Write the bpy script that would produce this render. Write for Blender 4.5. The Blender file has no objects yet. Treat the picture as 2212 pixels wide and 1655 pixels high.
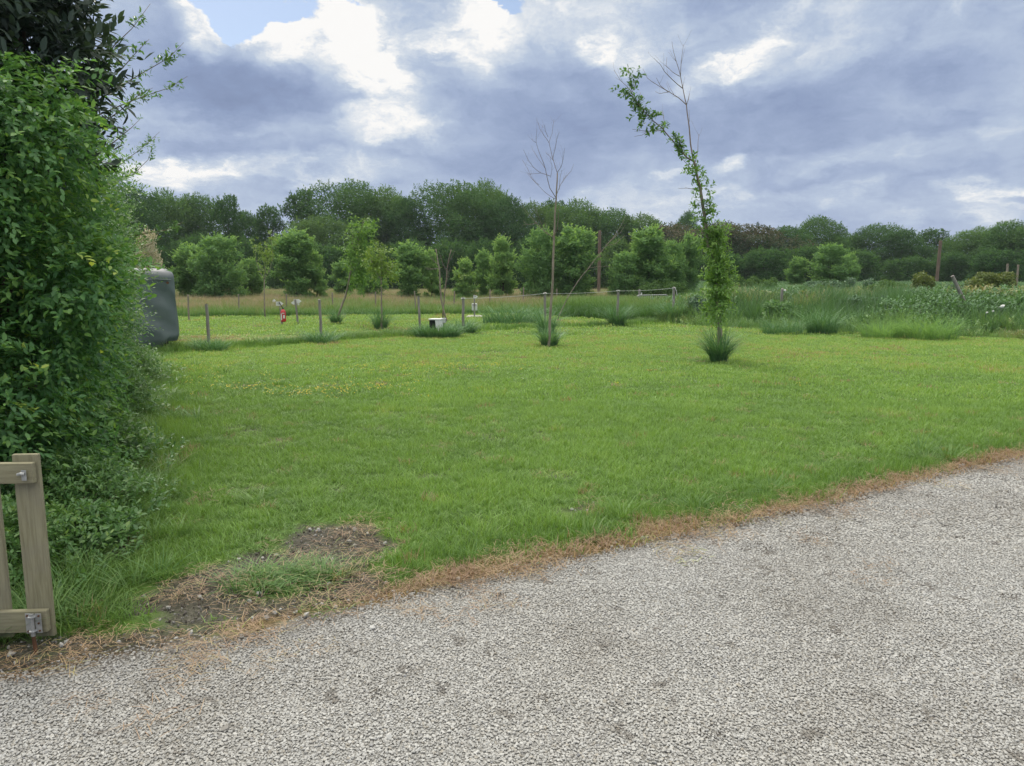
import bpy, math, random
import numpy as np
from mathutils import Vector, Matrix
R = math.radians
rng = np.random.default_rng(7)
random.seed(7)
sc = bpy.context.scene
col = sc.collection

# ------------------------------------------------------------------ camera
F, CX, CY, EYE, PITCH = 1609.0, 1106.0, 827.5, 1.65, R(8.26)   # measured on a 2212 px wide copy
cam_d = bpy.data.cameras.new('camera'); cam = bpy.data.objects.new('camera', cam_d); col.objects.link(cam)
cam.location = (0, 0, EYE); cam.rotation_euler = (math.pi/2 - PITCH, 0, 0)
cam_d.sensor_width = 36; cam_d.lens = 36*F/2212; cam_d.clip_start = 0.05; cam_d.clip_end = 3000
sc.camera = cam
CP, SP = math.cos(PITCH), math.sin(PITCH)
def ray(px, py):
    a = (px-CX)/F; b = -(py-CY)/F
    return (a, CP + b*SP, -SP + b*CP)
def G(px, py, z=0.0):
    d = ray(px, py); t = (z-EYE)/d[2]
    return Vector((d[0]*t, d[1]*t, z))
def D(px, py, Y):
    d = ray(px, py); t = Y/d[1]
    return Vector((d[0]*t, Y, EYE+d[2]*t))

# ------------------------------------------------------------------ world
SUN_EL, SUN_AZ = R(52), R(-28)       # azimuth from +Y, negative = left
world = bpy.data.worlds.new('World'); sc.world = world; world.use_nodes = True
nt = world.node_tree; nt.nodes.clear()
def N(t, typ, **kw):
    n = t.nodes.new(typ)
    for k, v in kw.items():
        if k == 'inp':
            for i, x in v.items():
                if isinstance(x, bpy.types.NodeSocket): t.links.new(x, n.inputs[i])
                else: n.inputs[i].default_value = x
        else: setattr(n, k, v)
    return n
def M(t, op, a, b=0.0, c=None, clamp=False):
    n = N(t, 'ShaderNodeMath', operation=op, use_clamp=clamp, inp={0: a, 1: b})
    if c is not None:
        if isinstance(c, bpy.types.NodeSocket): t.links.new(c, n.inputs[2])
        else: n.inputs[2].default_value = c
    return n.outputs[0]
def ramp(t, fac, stops, interp='LINEAR'):
    n = N(t, 'ShaderNodeValToRGB', inp={0: fac}); cr = n.color_ramp; cr.interpolation = interp
    while len(cr.elements) < len(stops): cr.elements.new(0.5)
    for e, (p, c) in zip(cr.elements, stops):
        e.position = p; e.color = (*c, 1) if len(c) == 3 else c
    return n.outputs[0]
def mixc(t, f, a, b):
    n = N(t, 'ShaderNodeMix', data_type='RGBA')
    for i, x in ((0, f), (6, a), (7, b)):
        if isinstance(x, bpy.types.NodeSocket): t.links.new(x, n.inputs[i])
        else: n.inputs[i].default_value = (*x, 1) if hasattr(x, '__len__') and len(x) == 3 else x
    return n.outputs[2]
def noise(t, vec, scale, detail=4, rough=0.55, dist=0.0, out=0, lac=2.0):
    return N(t, 'ShaderNodeTexNoise', inp={'Vector': vec, 'Scale': scale, 'Detail': detail, 'Roughness': rough, 'Distortion': dist, 'Lacunarity': lac}).outputs[out]

tc = N(nt, 'ShaderNodeTexCoord').outputs['Generated']
sep = N(nt, 'ShaderNodeSeparateXYZ', inp={0: tc})
az = M(nt, 'ARCTAN2', sep.outputs[0], sep.outputs[1])
el = M(nt, 'ARCSINE', sep.outputs[2])
# cloud-deck coordinate: elevation stretched towards the horizon so that clouds flatten with distance
vraw = N(nt, 'ShaderNodeCombineXYZ', inp={0: az, 1: el, 2: 0.0}).outputs[0]
els = M(nt, 'POWER', M(nt, 'MAXIMUM', M(nt, 'ADD', el, 0.05), 0.001), 0.75)
vst = N(nt, 'ShaderNodeCombineXYZ', inp={0: az, 1: M(nt, 'MULTIPLY', els, 1.75), 2: 0.3}).outputs[0]
w1 = noise(nt, vst, 5.0, 6, 0.6, out=1)
wv = N(nt, 'ShaderNodeVectorMath', operation='SUBTRACT', inp={0: w1, 1: (0.5, 0.5, 0.5)}).outputs[0]
def warp(v, amt):
    s = N(nt, 'ShaderNodeVectorMath', operation='SCALE', inp={0: wv, 3: amt}).outputs[0]
    return N(nt, 'ShaderNodeVectorMath', operation='ADD', inp={0: v, 1: s}).outputs[0]
vb = warp(vraw, 0.13)
def skyp(px, py):
    d = Vector(ray(px, py)).normalized(); return math.atan2(d.x, d.y), math.asin(d.z)
def blob(px, py, w, h, amp, rot=0, v=None):
    a, e = skyp(px, py)
    mp = N(nt, 'ShaderNodeMapping', vector_type='TEXTURE', inp={0: v or vb, 'Location': (a, e, 0), 'Rotation': (0, 0, R(rot)), 'Scale': (w/F, h/F, 1)})
    g = N(nt, 'ShaderNodeTexGradient', gradient_type='SPHERICAL', inp={0: mp.outputs[0]}).outputs[1]
    s = N(nt, 'ShaderNodeMapRange', interpolation_type='SMOOTHSTEP', inp={0: g, 1: 0.0, 2: 0.75, 3: 0.0, 4: amp}).outputs[0]
    return s
BL = [ # px, py, half w, half h, amplitude, rotation
 (690,80,300,160,.46,-25),(560,70,130,80,.28,-20),(900,120,280,210,.26,0),(870,180,40,50,.2,0),(800,180,150,120,.12,0),
 (400,15,70,70,.55,0),(1300,90,55,40,.24,30),(1370,110,90,60,.22,0),(1250,30,300,110,.22,0),(1560,130,180,48,.45,28),(1040,60,150,120,.2,0),
 (1900,60,520,90,.12,-4),(1700,90,260,120,.08,0),(1920,215,150,50,.16,0),(1560,360,60,26,.35,10),(1440,375,50,18,.25,8),
 (2150,430,120,45,.42,0),(2200,430,60,14,-.45,0),(2110,480,90,26,.3,0),(1750,440,600,46,.22,0),(1400,420,300,42,.2,2),(1900,330,500,40,.14,5),
 (560,360,420,40,.36,2),(380,385,160,44,.36,0),(320,330,120,60,.22,0),(600,270,420,70,.12,0),(950,280,240,60,.12,0),
 (490,150,330,110,-.34,-8),(700,180,120,70,-.28,-10),(930,190,130,80,-.22,0),(930,225,180,40,-.12,0),(1150,310,420,120,-.22,4),(1000,385,420,50,-.10,0),
 (1650,280,360,110,-.16,6),(1500,400,500,34,-.12,0),(1150,180,260,120,-.05,0),(500,310,360,40,-.16,3),(2000,150,350,90,-.10,8),(1300,230,260,100,-.10,10)]
acc = None
for b in BL:
    s = blob(*b); acc = s if acc is None else M(nt, 'ADD', acc, s)
n1 = noise(nt, warp(vst, 0.10), 3.6, 9, 0.56)
n2 = noise(nt, warp(vst, 0.35), 9.0, 10, 0.62)
acc = M(nt, 'MULTIPLY', acc, M(nt, 'ADD', 0.0, M(nt, 'MULTIPLY', n2, 1.75)))
val = M(nt, 'ADD', acc, M(nt, 'MULTIPLY', M(nt, 'SUBTRACT', n1, 0.5), 0.66))
val = M(nt, 'ADD', val, M(nt, 'MULTIPLY', M(nt, 'SUBTRACT', n2, 0.5), 0.62))
n3 = noise(nt, warp(vst, 0.12), 26.0, 7, 0.6)
val = M(nt, 'ADD', val, M(nt, 'MULTIPLY', M(nt, 'SUBTRACT', n3, 0.5), 0.34))
val = M(nt, 'ADD', val, 0.485)
cloud = ramp(nt, val, [(0.0, (0.20, 0.26, 0.415)), (0.22, (0.26, 0.335, 0.52)), (0.42, (0.355, 0.44, 0.625)), (0.6, (0.465, 0.555, 0.71)), (0.78, (0.67, 0.73, 0.81)), (0.95, (0.98, 0.97, 0.95))])
skyt = N(nt, 'ShaderNodeTexSky', sky_type='NISHITA', sun_disc=False, sun_elevation=SUN_EL, sun_rotation=SUN_AZ)
blue = N(nt, 'ShaderNodeVectorMath', operation='SCALE', inp={0: skyt.outputs[0], 3: 0.12}).outputs[0]
hole = None
for b in [(490,22,75,48,1.0,0),(470,-20,130,48,1.0,-5),(1090,2,90,26,.8,0),(600,-8,120,30,.7,0),(760,4,60,14,.5,0)]:
    s = blob(*b); hole = s if hole is None else M(nt, 'ADD', hole, s)
hole = M(nt, 'SUBTRACT', hole, M(nt, 'MULTIPLY', M(nt, 'SUBTRACT', n2, 0.35), 1.2))
hm = N(nt, 'ShaderNodeMapRange', interpolation_type='SMOOTHSTEP', inp={0: hole, 1: 0.12, 2: 0.36, 3: 0.0, 4: 1.0}).outputs[0]
# the deck thins and brightens towards the zenith (well above the frame)
boost = N(nt, 'ShaderNodeMapRange', interpolation_type='SMOOTHSTEP', inp={0: el, 1: 0.38, 2: 0.85, 3: 0.0, 4: 1.0}).outputs[0]
# high thin overcast overhead: a milky, faintly warm white
cl = mixc(nt, boost, cloud, (2.30, 2.22, 2.02))
skyc = mixc(nt, hm, cl, blue)
bg = N(nt, 'ShaderNodeBackground', inp={0: skyc, 1: 1.0})
nt.links.new(bg.outputs[0], N(nt, 'ShaderNodeOutputWorld').inputs[0])

sun_d = bpy.data.lights.new('sun', 'SUN'); sun = bpy.data.objects.new('sun', sun_d); col.objects.link(sun)
sun_d.energy = 2.2; sun_d.angle = R(14); sun_d.color = (1.0, 0.95, 0.86)
sdir = Vector((math.sin(SUN_AZ)*math.cos(SUN_EL), math.cos(SUN_AZ)*math.cos(SUN_EL), math.sin(SUN_EL)))
sun.rotation_euler = sdir.to_track_quat('Z', 'Y').to_euler(); sun.location = (0, 0, 30)
vs = sc.view_settings; vs.view_transform = 'Standard'; vs.look = 'None'; vs.exposure = 0.0; vs.gamma = 1.0; vs.use_curve_mapping = False
sc.render.engine = 'CYCLES'
sc.cycles.max_bounces = 6; sc.cycles.diffuse_bounces = 4; sc.cycles.transmission_bounces = 4; sc.cycles.sample_clamp_indirect = 8

# ------------------------------------------------------------------ materials
def mat(name):
    m = bpy.data.materials.new(name); m.use_nodes = True; m.node_tree.nodes.clear(); return m, m.node_tree
def out(t, sh, disp=None):
    o = N(t, 'ShaderNodeOutputMaterial'); t.links.new(sh, o.inputs[0])
def bsdf(t, c, rough=0.7, spec=0.3, metal=0.0, normal=None):
    n = N(t, 'ShaderNodeBsdfPrincipled')
    for k, x in (('Base Color', c), ('Roughness', rough), ('Specular IOR Level', spec), ('Metallic', metal)):
        if isinstance(x, bpy.types.NodeSocket): t.links.new(x, n.inputs[k])
        else: n.inputs[k].default_value = (*x, 1) if hasattr(x, '__len__') and len(x) == 3 else x
    if normal is not None: t.links.new(normal, n.inputs['Normal'])
    return n.outputs[0]
def attr(t, name, inst=False):
    return N(t, 'ShaderNodeAttribute', attribute_type='INSTANCER' if inst else 'GEOMETRY', attribute_name=name).outputs[2]
def wpos(t): return N(t, 'ShaderNodeNewGeometry').outputs['Position']
def opos(t): return N(t, 'ShaderNodeTexCoord').outputs['Object']
def leaf_mat(name, stops, transl=0.35, inst=False, rough=0.5, spec=0.35, patch=0.6, pscale=0.6, face_var=True):
    """stops: colour ramp over tint 0..1"""
    m, t = mat(name)
    a = attr(t, 'tint')
    if inst:
        ai = attr(t, 'tone', True)
        a = M(t, 'ADD', M(t, 'MULTIPLY', M(t, 'SUBTRACT', a, 0.5), 0.6), ai)
    nz = noise(t, wpos(t), pscale, 3)
    a = M(t, 'ADD', a, M(t, 'MULTIPLY', M(t, 'SUBTRACT', nz, 0.5), patch), clamp=True)
    c = ramp(t, a, stops)
    s = bsdf(t, c, rough, spec)
    tr = N(t, 'ShaderNodeBsdfTranslucent', inp={0: N(t, 'ShaderNodeVectorMath', operation='MULTIPLY', inp={0: c, 1: (1.25, 1.2, 0.6)}).outputs[0]}).outputs[0]
    mx = N(t, 'ShaderNodeMixShader', inp={0: transl, 1: s, 2: tr}).outputs[0]
    out(t, mx); return m
def plain(name, c1, c2=None, rough=0.7, spec=0.3, metal=0.0, scale=8, bump=0.0, stretch=None, obj=True):
    m, t = mat(name)
    v = opos(t) if obj else wpos(t)
    if stretch: v = N(t, 'ShaderNodeMapping', inp={0: v, 'Scale': stretch}).outputs[0]
    nz = noise(t, v, scale, 6, 0.6)
    f = N(t, 'ShaderNodeMapRange', inp={0: nz, 1: 0.32, 2: 0.68, 3: 0.0, 4: 1.0}).outputs[0]
    c = mixc(t, f, c1, c2 or c1)
    nrm = None
    if bump: nrm = N(t, 'ShaderNodeBump', inp={'Strength': bump, 'Distance': 0.02, 'Height': nz}).outputs[0]
    out(t, bsdf(t, c, rough, spec, metal, nrm)); return m

MT = {}
MT['lawn'] = leaf_mat('lawn_blades', [(0.0, (0.067, 0.142, 0.031)), (0.3, (0.129, 0.244, 0.050)), (0.6, (0.229, 0.381, 0.087)), (0.75, (0.322, 0.432, 0.113)), (0.86, (0.408, 0.296, 0.186)), (1.0, (0.296, 0.199, 0.138))], 0.35, True, patch=0.28, pscale=0.45)
MT['tall'] = leaf_mat('tall_grass_blades', [(0.0, (0.053, 0.124, 0.041)), (0.35, (0.100, 0.211, 0.060)), (0.6, (0.168, 0.281, 0.081)), (0.8, (0.273, 0.248, 0.149)), (1.0, (0.378, 0.313, 0.230))], 0.3, True, patch=0.3, pscale=0.2)
MT['clump'] = leaf_mat('clump_blades', [(0.0, (0.055, 0.132, 0.058)), (0.5, (0.094, 0.213, 0.091)), (0.85, (0.176, 0.310, 0.137)), (1.0, (0.363, 0.380, 0.208))], 0.25, patch=0.2, pscale=2)
MT['weed'] = leaf_mat('weed_leaves', [(0.0, (0.062, 0.132, 0.067)), (0.5, (0.117, 0.238, 0.093)), (0.8, (0.207, 0.330, 0.113)), (1.0, (0.30, 0.27, 0.15))], 0.3, True, patch=0.45, pscale=0.5)
MT['hedge'] = leaf_mat('hedge_leaves', [(0.0, (0.054, 0.150, 0.068)), (0.5, (0.115, 0.260, 0.084)), (0.8, (0.216, 0.377, 0.090)), (1.0, (0.405, 0.507, 0.110))], 0.45, rough=0.5, spec=0.4, patch=0.4, pscale=1.3)
MT['privet'] = leaf_mat('privet_leaves', [(0.0, (0.063, 0.153, 0.056)), (0.6, (0.132, 0.261, 0.091)), (1.0, (0.230, 0.355, 0.112))], 0.4, rough=0.42, spec=0.5, patch=0.3, pscale=1.0)
MT['laurel'] = leaf_mat('laurel_leaves', [(0.0, (0.022, 0.038, 0.040)), (0.7, (0.056, 0.093, 0.061)), (1.0, (0.080, 0.144, 0.054))], 0.2, rough=0.55, spec=0.35, patch=0.2, pscale=1.0)
MT['wood_dark'] = leaf_mat('woodland_leaves', [(0.0, (0.039, 0.091, 0.041)), (0.5, (0.065, 0.144, 0.050)), (1.0, (0.114, 0.207, 0.064))], 0.4, rough=0.8, spec=0.08, patch=0.6, pscale=0.09)
MT['wood_light'] = leaf_mat('light_woodland_leaves', [(0.0, (0.057, 0.118, 0.049)), (0.5, (0.095, 0.174, 0.061)), (1.0, (0.145, 0.242, 0.078))], 0.4, rough=0.8, spec=0.08, patch=0.6, pscale=0.09)
MT['row'] = leaf_mat('young_tree_leaves', [(0.0, (0.108, 0.218, 0.090)), (0.5, (0.166, 0.306, 0.116)), (1.0, (0.263, 0.416, 0.144))], 0.45, rough=.7, spec=.15, patch=0.5, pscale=0.25)
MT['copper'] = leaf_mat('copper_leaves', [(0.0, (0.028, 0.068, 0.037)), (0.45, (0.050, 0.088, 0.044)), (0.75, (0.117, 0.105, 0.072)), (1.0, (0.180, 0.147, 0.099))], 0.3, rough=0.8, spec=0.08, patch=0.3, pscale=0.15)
MT['ash'] = leaf_mat('ash_leaves', [(0.0, (0.079, 0.171, 0.051)), (0.5, (0.152, 0.291, 0.068)), (1.0, (0.277, 0.437, 0.100))], 0.4, patch=0.2, pscale=1.5)
MT['pale'] = leaf_mat('pale_leaves', [(0.0, (0.12, 0.22, 0.05)), (1.0, (0.24, 0.34, 0.08))], 0.4, patch=0.3, pscale=1.0)
MT['yellow'] = leaf_mat('yellow_shrub_leaves', [(0.0, (0.07, 0.13, 0.035)), (1.0, (0.20, 0.23, 0.055))], 0.35, patch=0.4, pscale=1.0)
MT['blossom'] = leaf_mat('blossom', [(0.0, (0.10, 0.16, 0.07)), (0.35, (0.2, 0.25, 0.12)), (0.5, (0.50, 0.46, 0.38)), (1.0, (0.62, 0.56, 0.48))], 0.3, patch=0.2, pscale=1.0)
MT['silver'] = leaf_mat('silver_weed_leaves', [(0.0, (0.072, 0.144, 0.090)), (0.6, (0.132, 0.230, 0.132)), (1.0, (0.204, 0.310, 0.168))], 0.3, patch=0.3, pscale=1.0)
MT['bark'] = plain('bark', (0.055, 0.045, 0.035), (0.12, 0.10, 0.08), 0.9, 0.1, scale=14, bump=0.5, stretch=(1, 1, .25))
MT['pale_bark'] = plain('pale_bark', (0.17, 0.145, 0.115), (0.30, 0.26, 0.21), 0.85, 0.15, scale=18, bump=0.4, stretch=(1, 1, .3))
MT['dead_bark'] = plain('dead_bark', (0.15, 0.115, 0.10), (0.24, 0.20, 0.165), 0.85, 0.15, scale=20)
MT['twig'] = plain('twig', (0.12, 0.09, 0.055), (0.18, 0.14, 0.08), 0.8, 0.2)
MT['post'] = plain('weathered_post', (0.16, 0.148, 0.135), (0.30, 0.285, 0.262), 0.9, 0.15, scale=22, bump=0.6, stretch=(1, 1, .12))
MT['pole'] = plain('creosote_pole', (0.10, 0.074, 0.056), (0.20, 0.15, 0.115), 0.9, 0.15, scale=12, stretch=(1, 1, .1))
MT['tarp'] = None
MT['white'] = plain('white_plastic', (0.60, 0.61, 0.60), (0.70, 0.70, 0.69), 0.5, 0.4, scale=10)
MT['grey'] = plain('grey_plastic', (0.33, 0.34, 0.34), (0.42, 0.43, 0.42), 0.55, 0.4, scale=10)
MT['black'] = plain('black_rubber', (0.015, 0.015, 0.016), (0.03, 0.03, 0.03), 0.6, 0.3)
MT['red'] = plain('red_paint', (0.45, 0.02, 0.025), (0.52, 0.035, 0.04), 0.35, 0.5, scale=5)
MT['galv'] = plain('galvanised_steel', (0.26, 0.27, 0.27), (0.42, 0.43, 0.43), 0.55, 0.5, 0.5, scale=20)
MT['rope'] = plain('white_rope', (0.42, 0.44, 0.42), (0.52, 0.53, 0.50), 0.8, 0.2)
MT['rust'] = plain('rusty_iron', (0.07, 0.038, 0.024), (0.14, 0.07, 0.04), 0.9, 0.2, scale=30)
MT['concrete'] = plain('concrete', (0.30, 0.285, 0.26), (0.42, 0.40, 0.37), 0.9, 0.2, scale=12)
MT['petal'] = plain('yellow_petal', (0.72, 0.50, 0.01), (0.80, 0.60, 0.02), 0.5, 0.3)
MT['daisy'] = plain('white_petal', (0.65, 0.65, 0.6), (0.75, 0.75, 0.72), 0.6, 0.3)
def gate_wood():
    m, t = mat('gate_wood')
    v = opos(t)
    st = N(t, 'ShaderNodeMapping', inp={0: v, 'Scale': (18, 18, 1.2)}).outputs[0]
    g = noise(t, st, 4, 8, 0.65, 0.6)
    big = noise(t, v, 5, 4)
    c = ramp(t, g, [(0.25, (0.145, 0.135, 0.083)), (0.5, (0.225, 0.213, 0.138)), (0.75, (0.29, 0.278, 0.19))])
    c = mixc(t, M(t, 'MULTIPLY', N(t, 'ShaderNodeMapRange', inp={0: big, 1: .45, 2: .7}).outputs[0], 0.5), c, (0.20, 0.185, 0.155))
    # knots
    vo = N(t, 'ShaderNodeTexVoronoi', inp={0: N(t, 'ShaderNodeMapping', inp={0: v, 'Scale': (5, 5, 2.2)}).outputs[0], 'Scale': 1.4}).outputs[0]
    k = N(t, 'ShaderNodeMapRange', inp={0: vo, 1: 0.04, 2: 0.13, 3: 1.0, 4: 0.0}).outputs[0]
    c = mixc(t, M(t, 'MULTIPLY', k, 0.7), c, (0.07, 0.055, 0.035))
    nr = N(t, 'ShaderNodeBump', inp={'Strength': 0.35, 'Distance': 0.004, 'Height': g}).outputs[0]
    out(t, bsdf(t, c, 0.85, 0.2, 0, nr)); return m
MT['gate'] = gate_wood()
def tarp():
    m, t = mat('tarpaulin')
    v = opos(t)
    c = ramp(t, noise(t, v, 1.3, 5), [(0.3, (0.075, 0.102, 0.105)), (0.7, (0.115, 0.145, 0.145))])
    geo = N(t, 'ShaderNodeSeparateXYZ', inp={0: N(t, 'ShaderNodeNewGeometry').outputs['Normal']})
    # the cover turns paler towards its roof, with a noisy border
    z = N(t, 'ShaderNodeSeparateXYZ', inp={0: v}).outputs[2]
    f = N(t, 'ShaderNodeMapRange', inp={0: M(t, 'ADD', z, M(t, 'MULTIPLY', noise(t, v, 3, 5), 0.3)), 1: 1.72, 2: 1.93}).outputs[0]
    c = mixc(t, M(t, 'MULTIPLY', f, 0.8), c, (0.22, 0.22, 0.235))
    wv_ = N(t, 'ShaderNodeTexWave', wave_type='BANDS', bands_direction='DIAGONAL', inp={0: v, 'Scale': .9, 'Distortion': 4, 'Detail': 3}).outputs[1]
    nr = N(t, 'ShaderNodeBump', inp={'Strength': 0.6, 'Distance': 0.05, 'Height': wv_}).outputs[0]
    out(t, bsdf(t, c, 0.5, 0.35, 0, nr)); return m
MT['tarp'] = tarp()

# ------------------------------------------------------------------ helpers: objects
def tag(o, label=None, cat=None, group=None, kind=None):
    if label: o['label'] = label
    if cat: o['category'] = cat
    if group: o['group'] = group
    if kind: o['kind'] = kind
    return o
def empty(name, loc, label=None, cat=None, group=None, rz=0):
    o = bpy.data.objects.new(name, None); col.objects.link(o); o.location = loc; o.rotation_euler.z = rz
    o.empty_display_size = 0.1
    return tag(o, label, cat, group)
def np_mesh(name, V, quads=None, tris=None, material=None, tint=None, smooth=False):
    me = bpy.data.meshes.new(name)
    V = np.asarray(V, np.float32).reshape(-1, 3)
    loops = []; totals = []
    if quads is not None and len(quads): q = np.asarray(quads, np.int32).reshape(-1, 4); loops.append(q.ravel()); totals.append(np.full(len(q), 4))
    if tris is not None and len(tris): q = np.asarray(tris, np.int32).reshape(-1, 3); loops.append(q.ravel()); totals.append(np.full(len(q), 3))
    loops = np.concatenate(loops); totals = np.concatenate(totals).astype(np.int32)
    me.vertices.add(len(V)); me.vertices.foreach_set('co', V.ravel())
    me.loops.add(len(loops)); me.loops.foreach_set('vertex_index', loops)
    me.polygons.add(len(totals))
    st = np.zeros(len(totals), np.int32); st[1:] = np.cumsum(totals)[:-1]
    me.polygons.foreach_set('loop_start', st)
    if smooth: me.polygons.foreach_set('use_smooth', np.ones(len(totals), bool))
    if tint is not None:
        a = me.attributes.new('tint', 'FLOAT', 'POINT'); a.data.foreach_set('value', np.asarray(tint, np.float32))
    me.update(calc_edges=True)
    if material: me.materials.append(material)
    return me
def link(name, me, parent=None, loc=None):
    o = bpy.data.objects.new(name, me); col.objects.link(o)
    if parent: o.parent = parent
    if loc is not None: o.location = loc
    return o
class MB:
    def __init__(s): s.v = []; s.f = []
    def add(s, vs_, fs): b = len(s.v); s.v += [tuple(p) for p in vs_]; s.f += [tuple(b+i for i in f) for f in fs]; return s
    def box(s, c, d, rot=None, bev=0.0):
        x, y, z = d[0]/2, d[1]/2, d[2]/2
        bm_v = []
        if bev <= 0:
            pts = [(-x,-y,-z),(x,-y,-z),(x,y,-z),(-x,y,-z),(-x,-y,z),(x,-y,z),(x,y,z),(-x,y,z)]
            fs = [(0,3,2,1),(4,5,6,7),(0,1,5,4),(1,2,6,5),(2,3,7,6),(3,0,4,7)]
        else:
            import bmesh
            bm = bmesh.new(); bmesh.ops.create_cube(bm, size=1.0)
            for v_ in bm.verts: v_.co = Vector((v_.co.x*d[0], v_.co.y*d[1], v_.co.z*d[2]))
            bmesh.ops.bevel(bm, geom=bm.edges[:], offset=bev, segments=2, affect='EDGES', profile=0.5)
            bm.verts.index_update(); pts = [tuple(v_.co) for v_ in bm.verts]; fs = [tuple(v_.index for v_ in f.verts) for f in bm.faces]; bm.free()
        Rm = rot or Matrix.Identity(3)
        return s.add([Vector(c) + Rm @ Vector(p) for p in pts], fs)
    def tube(s, P, r, n=7, cap=True):
        P = [Vector(p) for p in P]
        if not hasattr(r, '__len__'): r = [r]*len(P)
        b = len(s.v); up = Vector((0.31, 0.17, 0.93))
        for i, p in enumerate(P):
            t = (P[min(i+1, len(P)-1)] - P[max(i-1, 0)]).normalized()
            a = t.cross(up)
            if a.length < 0.1: a = t.cross(Vector((1, 0, 0)))
            a.normalize(); c = t.cross(a)
            for k in range(n):
                an = 2*math.pi*k/n
                s.v.append(tuple(p + (a*math.cos(an) + c*math.sin(an))*r[i]))
        for i in range(len(P)-1):
            for k in range(n):
                s.f.append((b+i*n+k, b+i*n+(k+1) % n, b+(i+1)*n+(k+1) % n, b+(i+1)*n+k))
        if cap:
            s.f.append(tuple(b+k for k in range(n))[::-1]); e = b+(len(P)-1)*n; s.f.append(tuple(e+k for k in range(n)))
        return s
    def build(s, name, m, parent=None, smooth=False, loc=None):
        me = bpy.data.meshes.new(name); me.from_pydata(s.v, [], s.f); me.materials.append(m)
        if smooth: me.polygons.foreach_set('use_smooth', [True]*len(me.polygons))
        me.update(); return link(name, me, parent, loc)

# numpy fractal value noise (world positions)
def vnoise(x, y, s, seed=0):
    x = np.asarray(x, float)*s + 1000.3 + seed*17.7; y = np.asarray(y, float)*s + 1000.7 + seed*9.1
    xi = np.floor(x).astype(np.int64); yi = np.floor(y).astype(np.int64); xf = x-xi; yf = y-yi
    u = xf*xf*(3-2*xf); w = yf*yf*(3-2*yf)
    def h(a, b):
        n = (a*374761393 + b*668265263 + seed*69069) & 0x7fffffff; n = ((n ^ (n >> 13))*1274126177) & 0x7fffffff
        return ((n ^ (n >> 16)) & 0xffff)/65535.0
    return (h(xi, yi)*(1-u)+h(xi+1, yi)*u)*(1-w) + (h(xi, yi+1)*(1-u)+h(xi+1, yi+1)*u)*w
def fbm(x, y, s, seed=0, o=4):
    r = 0; a = 0.5; t = 0
    for i in range(o): r = r + a*vnoise(x, y, s*2**i, seed+i); t += a; a *= 0.5
    return r/t
def sst(x, a, b): t = np.clip((np.asarray(x, float)-a)/(b-a), 0, 1); return t*t*(3-2*t)

# ------------------------------------------------------------------ ground zones (world metres)
EDGE_PX = [(-500,1570),(0,1468),(130,1440),(250,1415),(400,1392),(520,1375),(640,1350),(740,1325),(850,1290),(1000,1262),(1170,1225),(1340,1185),(1500,1150),(1650,1120),(1800,1085),(1950,1045),(2050,1022),(2212,990),(2600,925)]
EDGE = np.array([tuple(G(a, b))[:2] for a, b in EDGE_PX])
def edge_d(x, y):
    """signed distance-ish: + on the lawn side of the gravel edge"""
    ye = np.interp(x, EDGE[:, 0], EDGE[:, 1]); 
    return (y-ye)*0.88
BANKP = [(5.0,25.5),(5.6,24.0),(8,21.6),(10.5,20.0),(12.8,18.7),(16,17.0),(22,15.0),(40,13)]
def bank_d(x, y): return y - np.interp(x, [p[0] for p in BANKP], [p[1] for p in BANKP])
def T(x, y):
    x = np.asarray(x, float); y = np.asarray(y, float)
    b = bank_d(x, y)
    z = 0.64*sst(b, 0.2, 6)*sst(x - y*0.20, 0.2, 3.0)*(0.75+0.5*fbm(x, y, 0.25, 3))
    z = z + 0.035*(fbm(x, y, 0.5, 11)-0.5)*sst(edge_d(x, y), 0.0, 1.5)
    z = z + 0.012*(fbm(x, y, 3.0, 12)-0.5)
    return z
def ell(x, y, px, py, wx, wy, rot=0):
    c = G(px, py); a = R(rot); dx = x-c.x; dy = y-c.y
    u = (dx*math.cos(a)+dy*math.sin(a))/wx; v = (-dx*math.sin(a)+dy*math.cos(a))/wy
    return 1-np.sqrt(u*u+v*v)
def soil(x, y):
    """0..1 bare soil"""
    n = fbm(x, y, 3.5, 5)-0.5; n2 = fbm(x, y, 14, 6)-0.5
    m = -np.ones_like(x)
    for e in [(715,1185,.40,.42,0),(640,1215,.42,.26,20),(520,1250,.40,.24,25),(440,1295,.34,.20,20),(760,1270,.22,.16,0),(735,1290,.20,.12,30),(500,1330,.34,.15,10),(240,1195,.20,.20,0),(300,1400,.55,.09,0),(60,1445,.8,.12,8),(590,1368,.15,.05,0),(290,1035,.13,.14,0),(400,1370,.3,.06,10)]:
        m = np.maximum(m, ell(x, y, *e)*1.3)
    s = sst(m + n*1.3 + n2*0.5, -0.08, 0.22)
    # thin threadbare spots out on the lawn
    sp = sst(fbm(x, y, 2.2, 21)+0.35*n2, 0.70, 0.80)*0.6*sst(y, 4, 5.5)
    for e in [(700,835,.7,.35,0),(455,880,.35,.3,0),(1060,925,.3,.22,0),(830,905,.35,.2,0),(930,1035,.25,.12,0),(1200,915,.3,.2,0),(1320,840,.5,.2,0)]:
        sp = np.maximum(sp, sst(ell(x, y, *e)+n*1.6, 0.2, 0.9)*0.5)
    return np.maximum(s, sp)
def dry(x, y):
    """dead straw strip along the gravel"""
    d = edge_d(x, y); n = fbm(x, y, 2.2, 8)-0.5; n2 = fbm(x, y, 9, 9)-0.5
    w = (0.10 + 0.40*n)*(0.12+0.88*sst(x, -1.9, -0.9))
    k = (1-sst(d + n2*0.25, w*0.6, w+0.10))
    return np.clip(k, 0, 1)
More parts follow.
